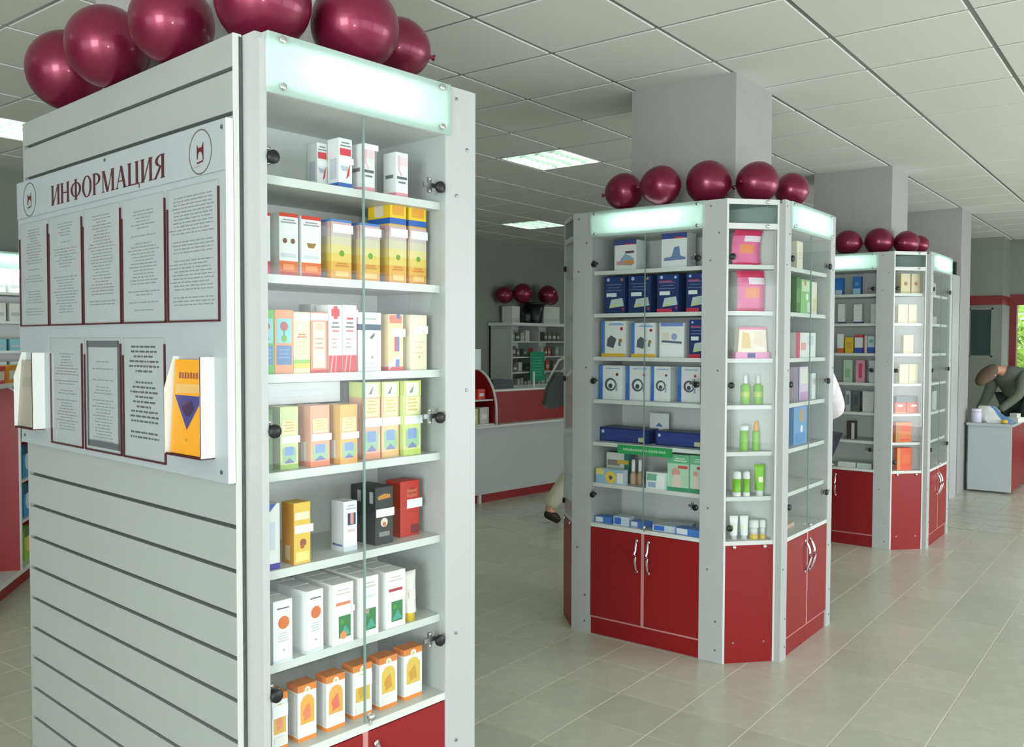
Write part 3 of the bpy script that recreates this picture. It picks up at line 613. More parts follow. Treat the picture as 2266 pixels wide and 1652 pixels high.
# shelf 5
carton('1', 5, .037, .069, .034, .153, 'white carton with a blue corner and violet foot', WH, [('p', [(0, .84), (.75, 1.0), (0, 1.0)], (70, 100, 170)), ('b', 0, .09, (60, 50, 150)), ('r', .2, .3, .6, .72, (206, 216, 226))], .04)
carton('1', 5, .107, .153, .033, .146, 'golden yellow carton with a brown figure', (226, 190, 80), [('r', .05, .72, .95, .84, (238, 224, 190)), ('e', .55, .34, .2, (150, 80, 50)), ('e', .5, .28, .12, (170, 96, 60)), tagq(.05, .50, 1.18, .63), ('r', .1, .04, .9, .2, (240, 214, 130)), ('s', .3, .06, .7, .3, (210, 190, 150))], .05, side=(200, 140, 50))
carton('1', 5, .265, .307, .051, .126, 'white carton with a small portrait picture', (238, 240, 242), [('r', .3, .52, .9, .76, (40, 56, 110)), ('r', .5, .54, .74, .76, (214, 150, 120)), ('r', .3, .38, .85, .44, (226, 196, 200)), ('b', .0, .10, (206, 210, 216)), ('t', .2, .9, .84, .9, 2, (170, 176, 184)), ('s', .1, .1, .9, .14, (90, 100, 150))], .05, side=(206, 208, 212))
blk = [('p', [(.15, .78), (.85, .80), (.85, .86), (.5, .88), (.15, .84)], (196, 130, 40)), tagq(.05, .48, 1.08, .62), ('e', .5, .38, .2, (226, 214, 196)), ('e', .5, .35, .1, (196, 110, 60)), ('r', .2, .14, .8, .22, (130, 130, 126)), ('s', .55, .72, .85, .92, (150, 156, 156))]
carton('1', 5, .363, .422, .047, .150, 'black carton with orange lettering and a price tag', (36, 40, 40), blk, .05, back=1, top=(60, 52, 56), group='black cartons one behind the other')
carton('1', 5, .469, .536, .072, .151, 'red carton with a white price tag beside the cabinet wall', (196, 46, 34), [('r', .35, .70, .9, .86, (206, 96, 70)), tagq(.35, .50, 1.18, .66), ('r', .55, .04, 1, .2, (120, 30, 34)), ('s', .1, .1, .9, .9, (188, 66, 36)), ('t', .4, .85, .76, .84, 2, (150, 50, 44))], .06)
# shelf 6
yar = [('t', .2, .85, .86, .88, 1, (90, 92, 100)), ('e', .55, .64, .30, (214, 112, 52)), ('t', .25, .8, .34, .46, 4, (206, 206, 200)), ('e', .55, .2, .06, (180, 184, 186)), ('b', 0, .05, (214, 222, 226))]
carton('1', 6, .041, .092, .020, .146, 'white carton with an orange disc next to the cabinet frame', (240, 242, 242), yar, .05, back=2, group='orange disc cartons by the frame')
carton('1', 6, .134, .184, .022, .150, 'white carton with an orange disc standing further in', (240, 242, 242), yar, .06, back=2, turn=4, group='orange disc cartons further in')
def herb(tc, extra=()): return [('r', .28, .10, .86, .46, (44, 124, 66)), ('p', [(.3, .12), (.6, .3), (.84, .14)], (70, 160, 140)), ('e', .45, .36, .1, (70, 150, 70)), ('r', .15, .64, .85, .69, tc), ('t', .15, .85, .82, .88, 2, (206, 196, 190))] + list(extra)
carton('1', 6, .210, .273, .023, .150, 'white carton with green picture and an orange dot', (242, 242, 238), herb((222, 130, 80), [('e', .5, .14, .16, (230, 140, 80)), tagq(.1, .5, 1.05, .6)]), .055, back=2, group='green picture cartons with orange dot')
carton('1', 6, .292, .351, .021, .152, 'white carton with green picture at the glass door gap', (242, 242, 238), herb((226, 226, 230), [('e', .4, .42, .1, (190, 150, 140))]), .055, back=2, group='green picture cartons at the door gap')
carton('1', 6, .380, .446, .026, .148, 'white carton with green picture and red lettering', (242, 242, 238), herb((168, 44, 56)), .055, back=2, group='green picture cartons with red lettering')
# shelf 7
arch = lambda c1, c2: [('b', .0, .07, (236, 140, 50)), ('r', .12, .30, .88, .60, c1), ('p', [(.12, .60), (.88, .60), (.86, .70), (.72, .79), (.5, .82), (.28, .79), (.14, .70)], c1), ('e', .45, .5, .2, c2), ('p', [(.3, .35), (.7, .4), (.6, .66), (.4, .6)], c2), ('b', .88, 1.0, (228, 130, 48)), ('e', .5, .90, .16, (240, 238, 230)), ('e', .5, .90, .07, (210, 196, 90)), ('r', .15, .12, .85, .24, (240, 236, 228)), ('s', .1, .1, .9, .84, (214, 214, 214))]
pos = [(.046, .089, .036), (.118, .170, .036), (.199, .254, .034), (.287, .346, .042), (.368, .427, .037), (.453, .516, .038)]
lbs = ['half behind the hinge cap', 'with a bright orange arch picture', 'with an orange arch, second from the hinge cap', 'with a price tag over its picture', 'with a golden arch picture', 'with a golden arch, next to the cabinet wall']
cs = [((232, 180, 90), (236, 150, 110)), ((236, 170, 70), (232, 130, 96)), ((236, 170, 80), (228, 110, 90)), ((226, 184, 70), (214, 160, 60)), ((226, 190, 80), (212, 150, 56)), ((226, 190, 80), (206, 156, 64))]
for (x0, x1, dp), lb, (c1, c2) in zip(pos, lbs, cs):
    carton('1', 7, x0, x1, dp, .136, 'orange and white carton ' + lb, (240, 240, 236), arch(c1, c2) + ([tagq(.05, .58, 1.0, .8)] if 'tag' in lb or 'hinge cap' in lb and 'half' in lb else []), .045, top=(228, 136, 54))
# --- bottles and tubes
def bottle(F, k, xc, dep, prof, label, cols, group=None, cat='bottle', seg=16):
    """prof: list of (part name, colour, [(r,z)...])"""
    t = tag(empty(cat.replace(' ', '_'), fw(F, xc, dep, SHELF[k - 1]), FR[F][1]), label, cat, group)
    for nm, c, pr in prof:
        b = MB(); b.lathe(pr, c if isinstance(c, str) else pcol(c), seg); b.build(nm, t)
    return t
def tube_thing(F, k, xc, dep, h, r, label, body, cap, group=None, up=True):
    t = tag(empty('tube', fw(F, xc, dep, SHELF[k - 1]), FR[F][1]), label, 'tube', group)
    b = MB(); seg, n = 16, 8; vs = []; fs = []; z0 = .18 * h
    for i in range(n + 1):
        q = i / n; z = z0 + (h - z0) * q
        for j in range(seg):
            a = 2 * PI * j / seg; vs.append((r * (1 + .25 * q) * math.cos(a), r * (1 - q * .93) * math.sin(a), z))
    for i in range(n):
        for j in range(seg): fs.append((i * seg + j, i * seg + (j + 1) % seg, (i + 1) * seg + (j + 1) % seg, (i + 1) * seg + j))
    fs.append(tuple(n * seg + j for j in range(seg))); b.add(vs, fs, body, True)
    b.poly([(-r * .5, -r * .78, h * .45), (r * .5, -r * .78, h * .45), (r * .5, -r * .62, h * .62), (-r * .5, -r * .62, h * .62)], (240, 240, 210)); b.build('tube_body', t)
    b = MB(); b.lathe([(r * .8, 0), (r * .82, z0 * .9), (r * .95, z0)], cap, seg); b.build('cap', t)
    return t
tube_thing('1', 6, .475, .045, .132, .020, 'yellow and white squeeze tube beside the herbal cartons', (228, 222, 214), (232, 196, 50))
# --- middle kiosk, wide front
DB = (34, 52, 104)
def dev(acc, red=False):
    return [('r', 0, .86, 1, 1, (30, 58, 120)), ('e', .2, .93, .07, (190, 206, 226)), ('e', .85, .92, .06, acc), ('p', [(.25, .15), (.95, .2), (.88, .42), (.35, .38)], (186, 206, 200)), ('p', [(.3, .16), (.6, .18), (.55, .28)], (206, 206, 120)), ('r', .12, .46, .6, .56, (226, 234, 236)), ('t', .1, .85, .62, .78, 3, (92, 120, 160)), ('e', .9, .12, .05, (200, 60, 60))] + ([('r', 0, 0, .7, .1, (206, 50, 80)), ('r', .1, .8, .7, .84, (180, 70, 110))] if red else [])
sb = [('r', 0, .84, 1, 1, (56, 70, 140)), ('r', .5, .84, .9, .88, (206, 80, 70))]
carton('2x', 1, .207, .338, .08, .162, 'white device carton with orange and blue picture, top shelf', WH, sb + [('p', [(.2, .2), (.8, .16), (.9, .4), (.5, .56), (.3, .4)], (150, 176, 196)), ('r', .45, .2, .9, .34, (214, 150, 90)), ('r', .5, .56, .9, .64, (110, 80, 90)), ('r', .1, .2, .4, .32, (206, 150, 160))], .10)
carton('2x', 1, .485, .626, .08, .178, 'white device carton with a blue city like picture, top shelf', WH, sb + [('p', [(.1, .3), (.4, .34), (.5, .6), (.7, .62), (.75, .35), (.95, .3), (.95, .24), (.1, .22)], (110, 136, 176))], .10)
for i, (a, b_, lb, rd) in enumerate(((.157, .284, 'with a small white instrument, leftmost of four', 0), (.305, .435, 'with a grey cuff picture', 0), (.472, .593, 'with a red foot strip, beside the grey cuff one', 1), (.635, .735, 'with a red foot strip, against the frame', 1))):
    carton('2x', 2, a, b_, .06, .192, 'dark blue blood pressure monitor carton ' + lb, DB, dev([(214, 110, 80), (196, 150, 90), (190, 206, 226), (206, 120, 90)][i], rd) , .09)
def wdev(dark, dot): return [('r', 0, 0, .14, 1, (66, 130, 206)), ('t', .3, .9, .88, .92, 2, (110, 170, 220)), ('e', .82, .78, .06, dot), ('p', [(.22, .3), (.5, .24), (.62, .5), (.4, .6), (.25, .5)], dark), ('e', .78, .45, .07, (170, 130, 60)), ('r', .7, .3, .8, .42, (120, 130, 140))]
ft = [('r', 0, 0, 1, .10, (230, 190, 70))]
carton('2x', 3, .142, .291, .06, .190, 'white and blue device carton with yellow foot, by the frame', WH, wdev((90, 94, 104), (190, 50, 60)) + ft, .09)
carton('2x', 3, .324, .463, .06, .178, 'white and blue device carton with yellow foot, second in its row', WH, wdev((96, 100, 112), (190, 50, 60)) + ft, .09)
carton('2x', 3, .487, .626, .06, .176, 'white carton with a stethoscope like picture', WH, [('r', .05, .9, .95, 1, (120, 140, 200)), ('p', [(.1, .5), (.9, .46), (.9, .4), (.1, .44)], (90, 100, 120)), ('e', .6, .6, .12, (150, 170, 206)), ('r', .1, .52, .4, .72, (226, 220, 200)), ('r', .05, .05, .95, .36, (240, 242, 242))], .09)
carton('2x', 3, .653, .738, .06, .190, 'dark blue and red device carton in the white carton row', DB, dev((190, 206, 226), 1), .09)
for i, (a, b_, dp, lb) in enumerate(((.123, .265, .07, 'with a grey inhaler, by the frame'), (.274, .411, .095, 'with a coiled tube picture'), (.414, .526, .11, 'with a coiled tube, third in its row'), (.558, .681, .13, 'with a folded cuff picture'))):
    carton('2x', 4, a, b_, dp, .180, 'white and blue instrument carton ' + lb, WH, [('r', 0, 0, .16, 1, (66, 130, 206)), ('t', .3, .9, .9, .92, 1, (110, 170, 220)), ('e', .78, .74, .06, [(150, 60, 50), (200, 50, 50), (150, 70, 50), (200, 60, 70)][i]), ('e', .5, .44, .25, (90, 100, 110)), ('e', .52, .44, .17, WH), ('e', .5, .4, .09, (70, 76, 84)), ('r', .72, .25, .8, .5, (160, 176, 190)), ('r', 0, 0, .16, .5, (50, 110, 196))], .10)
fl_ = [('r', .03, .1, .95, .9, (44, 64, 132)), ('e', .08, .7, .03, (200, 210, 230)), ('r', .8, .1, .92, .4, (200, 196, 150))]
carton('2x', 5, .113, .413, .09, .074, 'long flat navy box on the shelf with the green strip', (30, 44, 100), fl_, .14)
carton('2x', 5, .454, .726, .09, .074, 'long flat navy box nearer the corner post', (30, 44, 100), fl_, .14)
carton('2x', 5, .360, .472, .20, .100, 'white card with a small blue emblem behind the navy boxes', WH, [('p', [(.3, .3), (.7, .3), (.5, .5)], (80, 120, 176))], .004, z=SHELF[4] + .055, cat='card', name='display_card')
o = bx('shelf_strip', None, pcol((46, 160, 84)), 0, .315, -.003, 0, -.05, -.004); o.location = fw('2x', .270, .021, SHELF[4]); o.rotation_euler = (0, 0, FR['2x'][1]); tag(o, 'green printed strip stuck on a shelf edge', 'shelf label')
b = MB()
for i in range(26): b.poly([(.035 + .0095 * i, -.0034, -.033), (.041 + .0095 * i, -.0034, -.033), (.041 + .0095 * i, -.0034, -.020 - .003 * (i % 3 == 0)), (.035 + .0095 * i, -.0034, -.020)], (170, 220, 180))
q = b.build('printed_text', o)
carton('2x', 6, .136, .302, .022, .078, 'low white and blue carton with a yellow sun disc', (214, 226, 234), [('r', 0, 0, 1, 1, (150, 190, 214)), ('e', .55, .45, .2, (236, 200, 90)), ('e', .55, .45, .07, (90, 90, 90)), ('r', .78, .1, 1, .8, (236, 238, 230)), ('r', .0, .6, .3, 1, (230, 214, 120))], .05)
carton('2x', 6, .142, .279, .12, .155, 'teal and white carton behind the yellow disc box', (60, 130, 120), [('r', 0, .45, .8, 1, (226, 230, 220)), ('r', .05, .55, .6, .75, (150, 140, 130)), ('r', .5, .62, 1, .76, (226, 190, 80))], .06)
for i, (xc, dp) in enumerate(((.328, .085), (.357, .105))):
    bottle('2x', 6, xc, dp, [('bottle_body', (190, 160, 130), [(.015, 0), (.017, .004), (.017, .05), (.009, .07)]), ('bottle_cap', WH, [(.0095, .07), (.010, .072), (.010, .125), (.007, .132)])], 'slim white capped bottle beside the teal carton', 0, 'slim capped bottles')
carton('2x', 6, .437, .545, .025, .086, 'small green and white carton between bottles and tall cartons', (226, 236, 232), [('r', .05, .5, .6, .9, (120, 180, 150)), ('r', .55, .1, .95, .85, (240, 244, 240)), ('r', .1, .1, .5, .4, (150, 180, 206))], .05)
grn = [('r', 0, .75, 1, 1, (110, 184, 140)), ('e', .4, .5, .2, (214, 160, 140)), ('p', [(.2, .1), (.7, .1), (.6, .45), (.3, .45)], (226, 206, 196)), ('r', .5, .62, .95, .7, (206, 80, 80)), ('r', 0, 0, 1, .1, (60, 150, 110)), ('t', .3, .9, .82, .88, 2, (226, 240, 230))]
carton('2x', 6, .547, .664, .046, .184, 'green bandage carton with a figure, next to the small carton', (176, 214, 186), grn, .06)
carton('2x', 6, .668, .741, .054, .186, 'green bandage carton with a figure, against the frame', (186, 220, 196), grn, .06)
for i, (a, b_, dp, h, lb, tn) in enumerate(((.122, .225, .035, .032, 'by the frame', 0), (.242, .330, .03, .045, 'with white end', 4), (.335, .425, .045, .030, 'by the lock', -5), (.474, .600, .03, .030, 'right of the lock', 6), (.605, .740, .025, .034, 'against the corner frame', -3), (.50, .64, .12, .03, 'lying further in', 9))):
    carton('2x', 7, a, b_, dp, h, 'flat blue and white packet on the bottom shelf, ' + lb, (66, 122, 206) if i % 2 == 0 else (206, 218, 230), [('r', .05, .1, .5, .9, (226, 232, 238) if i % 2 == 0 else (56, 110, 200)), ('t', .55, .95, .3, .6, 2, (110, 150, 214))], .07, turn=tn, name='packet', cat='packet')
# --- middle kiosk, corner
def bag(F, k, x0, x1, dep, h, label, lean):
    w = x1 - x0; b = MB(); nx, nz = 8, 12; vs = []; fs = []
    for side in (0, 1):
        for j in range(nz + 1):
            v = j / nz
            for i in range(nx + 1):
                u = i / nx; bulge = .022 * math.sin(PI * u) ** .7 * math.sin(PI * min(1, v * .9 + .1)) ** .6 + .0006
                vs.append((u * w + lean * math.sin(v * 2.6) * .018 - lean * v * .02, (-bulge if side == 0 else bulge * .6) + .02, v * h))
    n0 = (nx + 1) * (nz + 1)
    for side in (0, 1):
        for j in range(nz):
            for i in range(nx):
                a = side * n0 + j * (nx + 1) + i; q = (a, a + 1, a + nx + 2, a + nx + 1); fs.append(q if side == 0 else q[::-1])
    pk, dk, wt, og = (226, 110, 156), (206, 52, 96), (236, 222, 230), (230, 140, 90)
    for fi, f in enumerate(fs):
        j = (fi % (nx * nz)) // nx; i = fi % nx; front = fi < nx * nz
        m = dk if j >= nz - 2 else (wt if front and nz - 4 <= j < nz - 2 and i > 2 else (og if front and 4 <= j <= 6 and 2 <= i <= 5 else (dk if j < 1 else pk)))
        b.add([vs[q] for q in f], [(0, 1, 2, 3)], m, True)
    o = b.build('pouch', None, fw(F, x0, dep, SHELF[k - 1]), FR[F][1]); tag(o, label, 'pouch')
bag('2c', 1, .062, .205, .05, .172, 'pink and white pouch leaning on the top corner shelf', -1)
bag('2c', 2, .085, .225, .05, .198, 'pink and white pouch standing on the second corner shelf', .4)
t = MB(); t.prism([(.012, .03), (.163, .03), (.155, .152), (.02, .152)], 0, .05, (238, 226, 206), 'y')
for pts, c in (([(.03, .05), (.08, .05), (.07, .12), (.035, .13)], (226, 190, 130)), ([(.09, .07), (.14, .06), (.13, .13), (.1, .13)], (236, 214, 190)), ([(.02, .14), (.155, .14), (.153, .152), (.02, .152)], (226, 120, 160)), ([(.1, .04), (.15, .04), (.15, .055), (.1, .055)], (246, 246, 240))): t.poly([(x, -.0006, z) for x, z in pts], c)
t.box(0, .175, -.004, .055, 0, .03, (226, 150, 190)); t.poly([(.06, -.0046, .004), (.1, -.0046, .004), (.1, -.0046, .026), (.06, -.0046, .026)], (60, 60, 120))
o = t.build('gift_box', None, fw('2c', .070, .045, SHELF[2]), FR['2c'][1]); tag(o, 'pink and cream gift box on the third corner shelf', 'box')
GR, GL = (130, 196, 50), (186, 214, 90)
for xc, dp in ((.150, .105), (.214, .10)):
    bottle('2c', 4, xc, dp, [('bottle_body', GR, [(.022, 0), (.0235, .004), (.0235, .088), (.016, .098), (.011, .102)]), ('label_band', GL, [(.0238, .035), (.0239, .037), (.0239, .06), (.0238, .062)]), ('spray_cap', WH, [(.011, .102), (.0115, .104), (.0105, .140), (.006, .145)])], 'green spray bottle with white tip on a corner shelf', 0, 'pair of green spray bottles')
bottle('2c', 5, .134, .080, [('bottle_body', GR, [(.018, 0), (.020, .004), (.021, .10)]), ('bottle_cap', WH, [(.022, .10), (.023, .102), (.023, .120), (.012, .124)])], 'green roll bottle with broad white cap beside the orange tipped one', 0)
bottle('2c', 5, .193, .073, [('bottle_body', GR, [(.016, 0), (.0175, .004), (.0175, .09), (.013, .096)]), ('bottle_tip', (236, 176, 50), [(.012, .096), (.011, .12), (.006, .143), (.003, .146)])], 'slim green bottle with an orange tip', 0)
for xc, dp, r in ((.087, .05, .020), (.133, .042, .016)):
    bottle('2c', 6, xc, dp, [('bottle_foot', WH, [(r * .95, 0), (r, .003), (r, .02)]), ('bottle_body', GR, [(r * .98, .02), (r, .022), (r, .085)]), ('bottle_cap', WH, [(r * 1.05, .085), (r * 1.06, .088), (r * 1.0, .115), (r * .5, .122)])], '%s green bottle with white cap and foot' % ('wider' if r > .018 else 'thinner'), 0)
tube_thing('2c', 6, .199, .04, .152, .022, 'green squeeze tube with white cap on a corner shelf', GR, (238, 240, 238))
for xc, dp in ((.076, .056), (.127, .05)): tube_thing('2c', 7, xc, dp, .115, .018, 'white squeeze tube on the lowest corner shelf', (232, 234, 232), (226, 228, 226), 'white tubes on the lowest corner shelf')
for xc, dp, r in ((.180, .055, .021), (.224, .05, .014)):
    bottle('2c', 7, xc, dp, [('jar_foot', (226, 196, 70), [(r * .95, 0), (r, .003), (r, .022)]), ('jar_body', (226, 228, 226), [(r * .9, .022), (r * .9, .055)]), ('jar_cap', WH, [(r * 1.1, .055), (r * 1.12, .058), (r * 1.1, .088), (r * .8, .093)])], '%s white jar with yellow foot, lowest corner shelf' % ('broad' if r > .02 else 'narrow'), 0, cat='jar')
# --- middle kiosk, side facing the aisle
carton('2y', 1, .30, .385, .05, .145, 'cream carton on the top shelf of the aisle side', (226, 220, 196), [('t', .2, .8, .4, .7, 4, (200, 190, 160))], .06)
carton('2y', 1, .43, .50, .10, .12, 'pale grey carton behind the cream one, aisle side', (206, 210, 206), [('r', .1, .1, .9, .4, (180, 190, 190))], .05)
carton('2y', 2, .30, .36, .05, .185, 'dark green carton beside the pale green pack, aisle side', (70, 120, 60), [('r', .1, .3, .9, .7, (90, 150, 70))], .06)
carton('2y', 2, .365, .52, .05, .178, 'pale green pack with white patches, aisle side', (130, 190, 110), [('r', .1, .65, .8, .95, (196, 220, 180)), ('e', .6, .5, .12, WH), ('r', .6, .05, .95, .35, (196, 214, 190)), ('e', .4, .9, .1, (190, 130, 90))], .06)
carton('2y', 2, .56, .64, .06, .175, 'narrow white and yellow carton, aisle side', (226, 226, 206), [('r', .2, .1, .8, .5, (206, 206, 150))], .05)
carton('2y', 3, .30, .60, .05, .130, 'wide white carton with a crimson end, aisle side', (222, 226, 222), [('r', 0, 0, .2, 1, (190, 60, 96)), ('r', .25, .3, .5, .6, (230, 160, 150)), ('r', .6, .5, .9, .9, (190, 206, 206))], .07)
carton('2y', 4, .37, .52, .06, .178, 'lilac and white carton with navy edge, aisle side', (214, 196, 214), [('r', 0, 0, .12, 1, (60, 76, 130)), ('r', .2, .5, .9, .95, (224, 222, 210)), ('r', .2, 0, 1, .25, (190, 150, 186))], .07)
carton('2y', 4, .58, .64, .06, .14, 'white carton beside the lilac one, aisle side', (226, 228, 226), [('t', .2, .8, .3, .7, 4, (200, 200, 206))], .05)
carton('2y', 5, .315, .51, .06, .197, 'sky blue carton with brown picture, aisle side', (110, 160, 206), [('e', .6, .75, .2, (180, 150, 120)), ('e', .6, .4, .1, WH), ('r', .1, .05, .9, .3, (90, 140, 200))], .07)
carton('2y', 7, .20, .40, .08, .02, 'flat beige packet on the bottom shelf of the aisle side', (214, 190, 160), [('r', .1, .1, .9, .9, (206, 176, 150))], .10, name='packet', cat='packet')
# --- farther kiosk, wide front
k3 = [(1, .407, .469, .135, 'bright blue carton partly behind the middle kiosk', (46, 120, 196), [('r', .1, 0, .9, .3, (190, 214, 230))], .05),
      (1, .544, .605, .140, 'bright blue carton with pale foot, standing free', (40, 118, 196), [('r', .05, 0, .95, .35, (170, 206, 226)), ('e', .5, .6, .25, (90, 160, 214))], .05),
      (2, .434, .485, .155, 'white slim carton with navy foot, behind the white coat', WH, [('b', 0, .1, (70, 84, 130))], .05), (2, .555, .617, .150, 'white slim carton with navy foot, middle of three', WH, [('b', 0, .1, (70, 84, 130)), ('t', .2, .8, .4, .7, 3, (196, 200, 206))], .05), (2, .682, .726, .150, 'white slim carton nearest the corner frame', (214, 218, 214), [('t', .2, .8, .4, .7, 3, (196, 200, 206))], .05),
      (3, .432, .480, .150, 'white carton with an orange foot in the farther kiosk', WH, [('b', 0, .25, (220, 110, 70))], .05), (3, .493, .555, .122, 'yellow carton in the farther kiosk', (226, 190, 50), [('r', .15, .3, .85, .7, (214, 170, 40))], .05), (3, .567, .625, .142, 'white carton with red top and blue foot', (230, 230, 236), [('b', 0, .3, (50, 90, 180)), ('b', .85, 1, (206, 60, 80))], .05), (3, .634, .658, .135, 'narrow white carton with red edge', (230, 220, 216), [('r', 0, 0, .4, 1, (206, 110, 90))], .05), (3, .662, .714, .132, 'blue and white carton by the corner frame', (206, 224, 230), [('b', 0, .35, (50, 96, 180)), ('r', .2, .6, .8, .8, (120, 190, 170))], .05),
      (4, .484, .550, .172, 'pale green carton in the farther kiosk', (190, 214, 190), [('r', .2, .2, .8, .6, (150, 190, 150))], .05), (4, .579, .645, .172, 'pink carton in the farther kiosk', (226, 160, 176), [('r', .3, .2, .7, .85, (214, 70, 110))], .05), (4, .677, .722, .172, 'white tall carton beside the pink one', (216, 220, 222), [('t', .2, .8, .3, .7, 4, (190, 196, 200))], .05),
      (5, .503, .540, .160, 'grey slim carton behind the white sleeve', (196, 196, 200), [('r', .2, .3, .8, .8, (120, 130, 140))], .05), (5, .633, .715, .160, 'broad white carton on the fifth shelf', (222, 224, 220), [('t', .2, .8, .3, .7, 4, (196, 200, 200))], .05), (5, .558, .612, .155, 'dark grey carton beside the broad white one', (96, 100, 104), [('r', .2, .3, .8, .8, (70, 76, 80))], .05),
      (6, .516, .581, .140, 'dark brown and white carton on the sixth shelf', (60, 44, 44), [('r', .55, 0, .9, .9, (206, 206, 206))], .05),
      (7, .469, .601, .036, 'flat white packet on the bottom shelf, left of the door gap', (236, 238, 236), [('r', .1, .2, .9, .8, (226, 228, 230))], .09), (7, .610, .720, .036, 'flat white packet on the bottom shelf, by the corner frame', (226, 232, 230), [('r', .1, .2, .9, .8, (206, 222, 214))], .09)]
for k, a, b_, h, lb, c, dc, d in k3: carton('3x', k, a, b_, .10 if k < 7 else .05, h, lb, c, dc, d)
bg = (222, 208, 170); bd = [('e', .5, .5, .2, (180, 130, 100)), ('r', .05, .05, .95, .12, (206, 190, 150)), ('s', .1, .1, .9, .9, (196, 190, 120))]
for k, a, b_, h, lb, c, dc in ((1, .090, .168, .150, 'beige carton with a brown oval, left of the top pair', bg, bd), (1, .176, .250, .150, 'beige carton with a brown oval, right of the top pair', bg, bd), (2, .072, .150, .142, 'cream carton with leaf mark, left of the second pair', (224, 218, 176), bd[1:]), (2, .158, .228, .142, 'cream carton with leaf mark, right of the second pair', (224, 218, 176), bd[1:]),
      (3, .120, .201, .140, 'single cream carton on the third corner shelf', bg, bd[1:]), (4, .092, .166, .146, 'pale yellow carton, left of the fourth pair', (226, 224, 170), bd[1:]), (4, .171, .243, .146, 'pale yellow carton, right of the fourth pair', (226, 224, 170), bd[1:]),
      (5, .061, .150, .082, 'low orange carton under the grey tray', (222, 84, 40), [('r', .2, .6, .7, .8, (240, 220, 206)), ('b', 0, .1, (230, 160, 60))]), (5, .156, .250, .082, 'low orange carton beside the other low one', (222, 84, 40), [('r', .4, .6, .9, .8, (240, 220, 206))]),
      (6, .069, .200, .150, 'square orange carton on the sixth corner shelf', (226, 120, 44), [('r', .3, .55, .9, .85, (230, 90, 40)), ('r', 0, 0, .2, 1, (190, 130, 60)), ('r', .3, .05, .95, .15, (226, 70, 40))]), (7, .084, .205, .168, 'vivid orange carton on the lowest corner shelf', (238, 92, 44), [('r', 0, 0, .22, 1, (226, 140, 80)), ('r', .35, .3, .9, .7, (240, 110, 60))])):
    carton('3c', k, a, b_, .05, h, lb, c, dc, .04)
carton('3c', 5, .070, .245, .05, .045, 'dark grey tray lying on the low orange cartons', (104, 108, 112), [('r', .1, .2, .9, .8, (90, 94, 98))], .04, z=SHELF[4] + .083, name='tray', cat='tray')
for k, a, b_, h, c, lb in ((1, .30, .45, .10, (206, 206, 190), 'pale carton on the top shelf, aisle side of the farther kiosk'), (2, .35, .50, .06, (190, 190, 176), 'low pale carton on the second shelf, aisle side of the farther kiosk'), (3, .20, .30, .07, (120, 100, 70), 'brown jar box on the third shelf, aisle side of the farther kiosk'), (5, .40, .55, .15, (196, 200, 190), 'grey carton on the fifth shelf, aisle side of the farther kiosk')):
    carton('3y', k, a, b_, .06, h, lb, c, [('t', .2, .8, .3, .7, 3, (160, 160, 150))], .06)
for k in range(1, 7): carton('4x', k, .60, .655, .05, .13, ['grey', 'navy', 'dark red', 'black', 'pale', 'olive'][k - 1] + ' carton in the narrow cabinet by the bare column', [(150, 150, 146), (50, 56, 90), (120, 40, 50), (40, 44, 46), (190, 196, 190), (150, 160, 60)][k - 1], [('r', .2, .3, .8, .7, (170, 170, 170))], .06)

# ------------------------------------------------------------------ balloons
def balloon_mesh():
    b = MB(); n = 22; pr = []
    for i in range(1, n):
        t = PI * i / n; x = -math.cos(t); r = math.sin(t)
        r *= 1 - .06 * x if x > 0 else 1
        if x > .75: r *= 1 - .25 * (x - .75)
        pr.append((r * .99, x * (1.0 if x < 0 else 1.09)))
    pr = [(.02, -1.0)] + pr + [(.05, 1.12)]
    b.lathe(pr, M['balloon'], 32, axis='x'); return b.mesh('balloon_skin')
BAL = balloon_mesh()
_k = MB(); _k.lathe([(.05, 1.11), (.075, 1.15), (.05, 1.19), (.10, 1.28), (.12, 1.30)], M['balloon'], 12, axis='x'); KNOT = _k.mesh('knot')
def balloon(p, r, ang, label, group, tilt=0.0):
    t = tag(empty('balloon', p, ang), label, 'balloon', group); t.scale = (r, r, r); t.rotation_euler = (tilt, tilt * .6, ang)
    link('balloon_skin', BAL, t); link('knot', KNOT, t); return t
for P, r, ang, lb in (((1.362, 2.768, 2.383), 0.1227, 60, 'half hidden at the far end of the slatted wall'), ((1.268, 2.359, 2.351), 0.1107, 75, 'second from the far end of the slatted wall'), ((1.260, 2.035, 2.344), 0.1036, 92, 'above the information heading'), ((1.323, 1.753, 2.354), 0.1139, 30, 'above the corner of slatted wall and glass cabinet'), ((1.562, 1.700, 2.351), 0.1110, 5, 'above the lit fascia of the medicine cabinet'), ((1.843, 1.820, 2.394), 0.0855, -20, 'half hidden behind the one over the lit fascia')):
    balloon(P, r, math.radians(ang), 'burgundy balloon on the nearest kiosk, ' + lb, 'balloons on the nearest kiosk', random.uniform(-.2, .2))
for P, r, ang, lb in (((4.032, 2.355, 2.336), 0.0963, 95, 'over the left end of the lit fascia'), ((3.996, 2.122, 2.339), 0.0995, 95, 'second along the wide front'), ((4.122, 1.927, 2.350), 0.1103, -40, 'round one over the corner post'), ((4.239, 1.719, 2.345), 0.1050, 165, 'over the angled corner'), ((4.528, 1.652, 2.342), 0.0886, 10, 'over the aisle side')):
    balloon(P, r, math.radians(ang), 'burgundy balloon on the middle kiosk, ' + lb, 'balloons on the middle kiosk', random.uniform(-.2, .2))
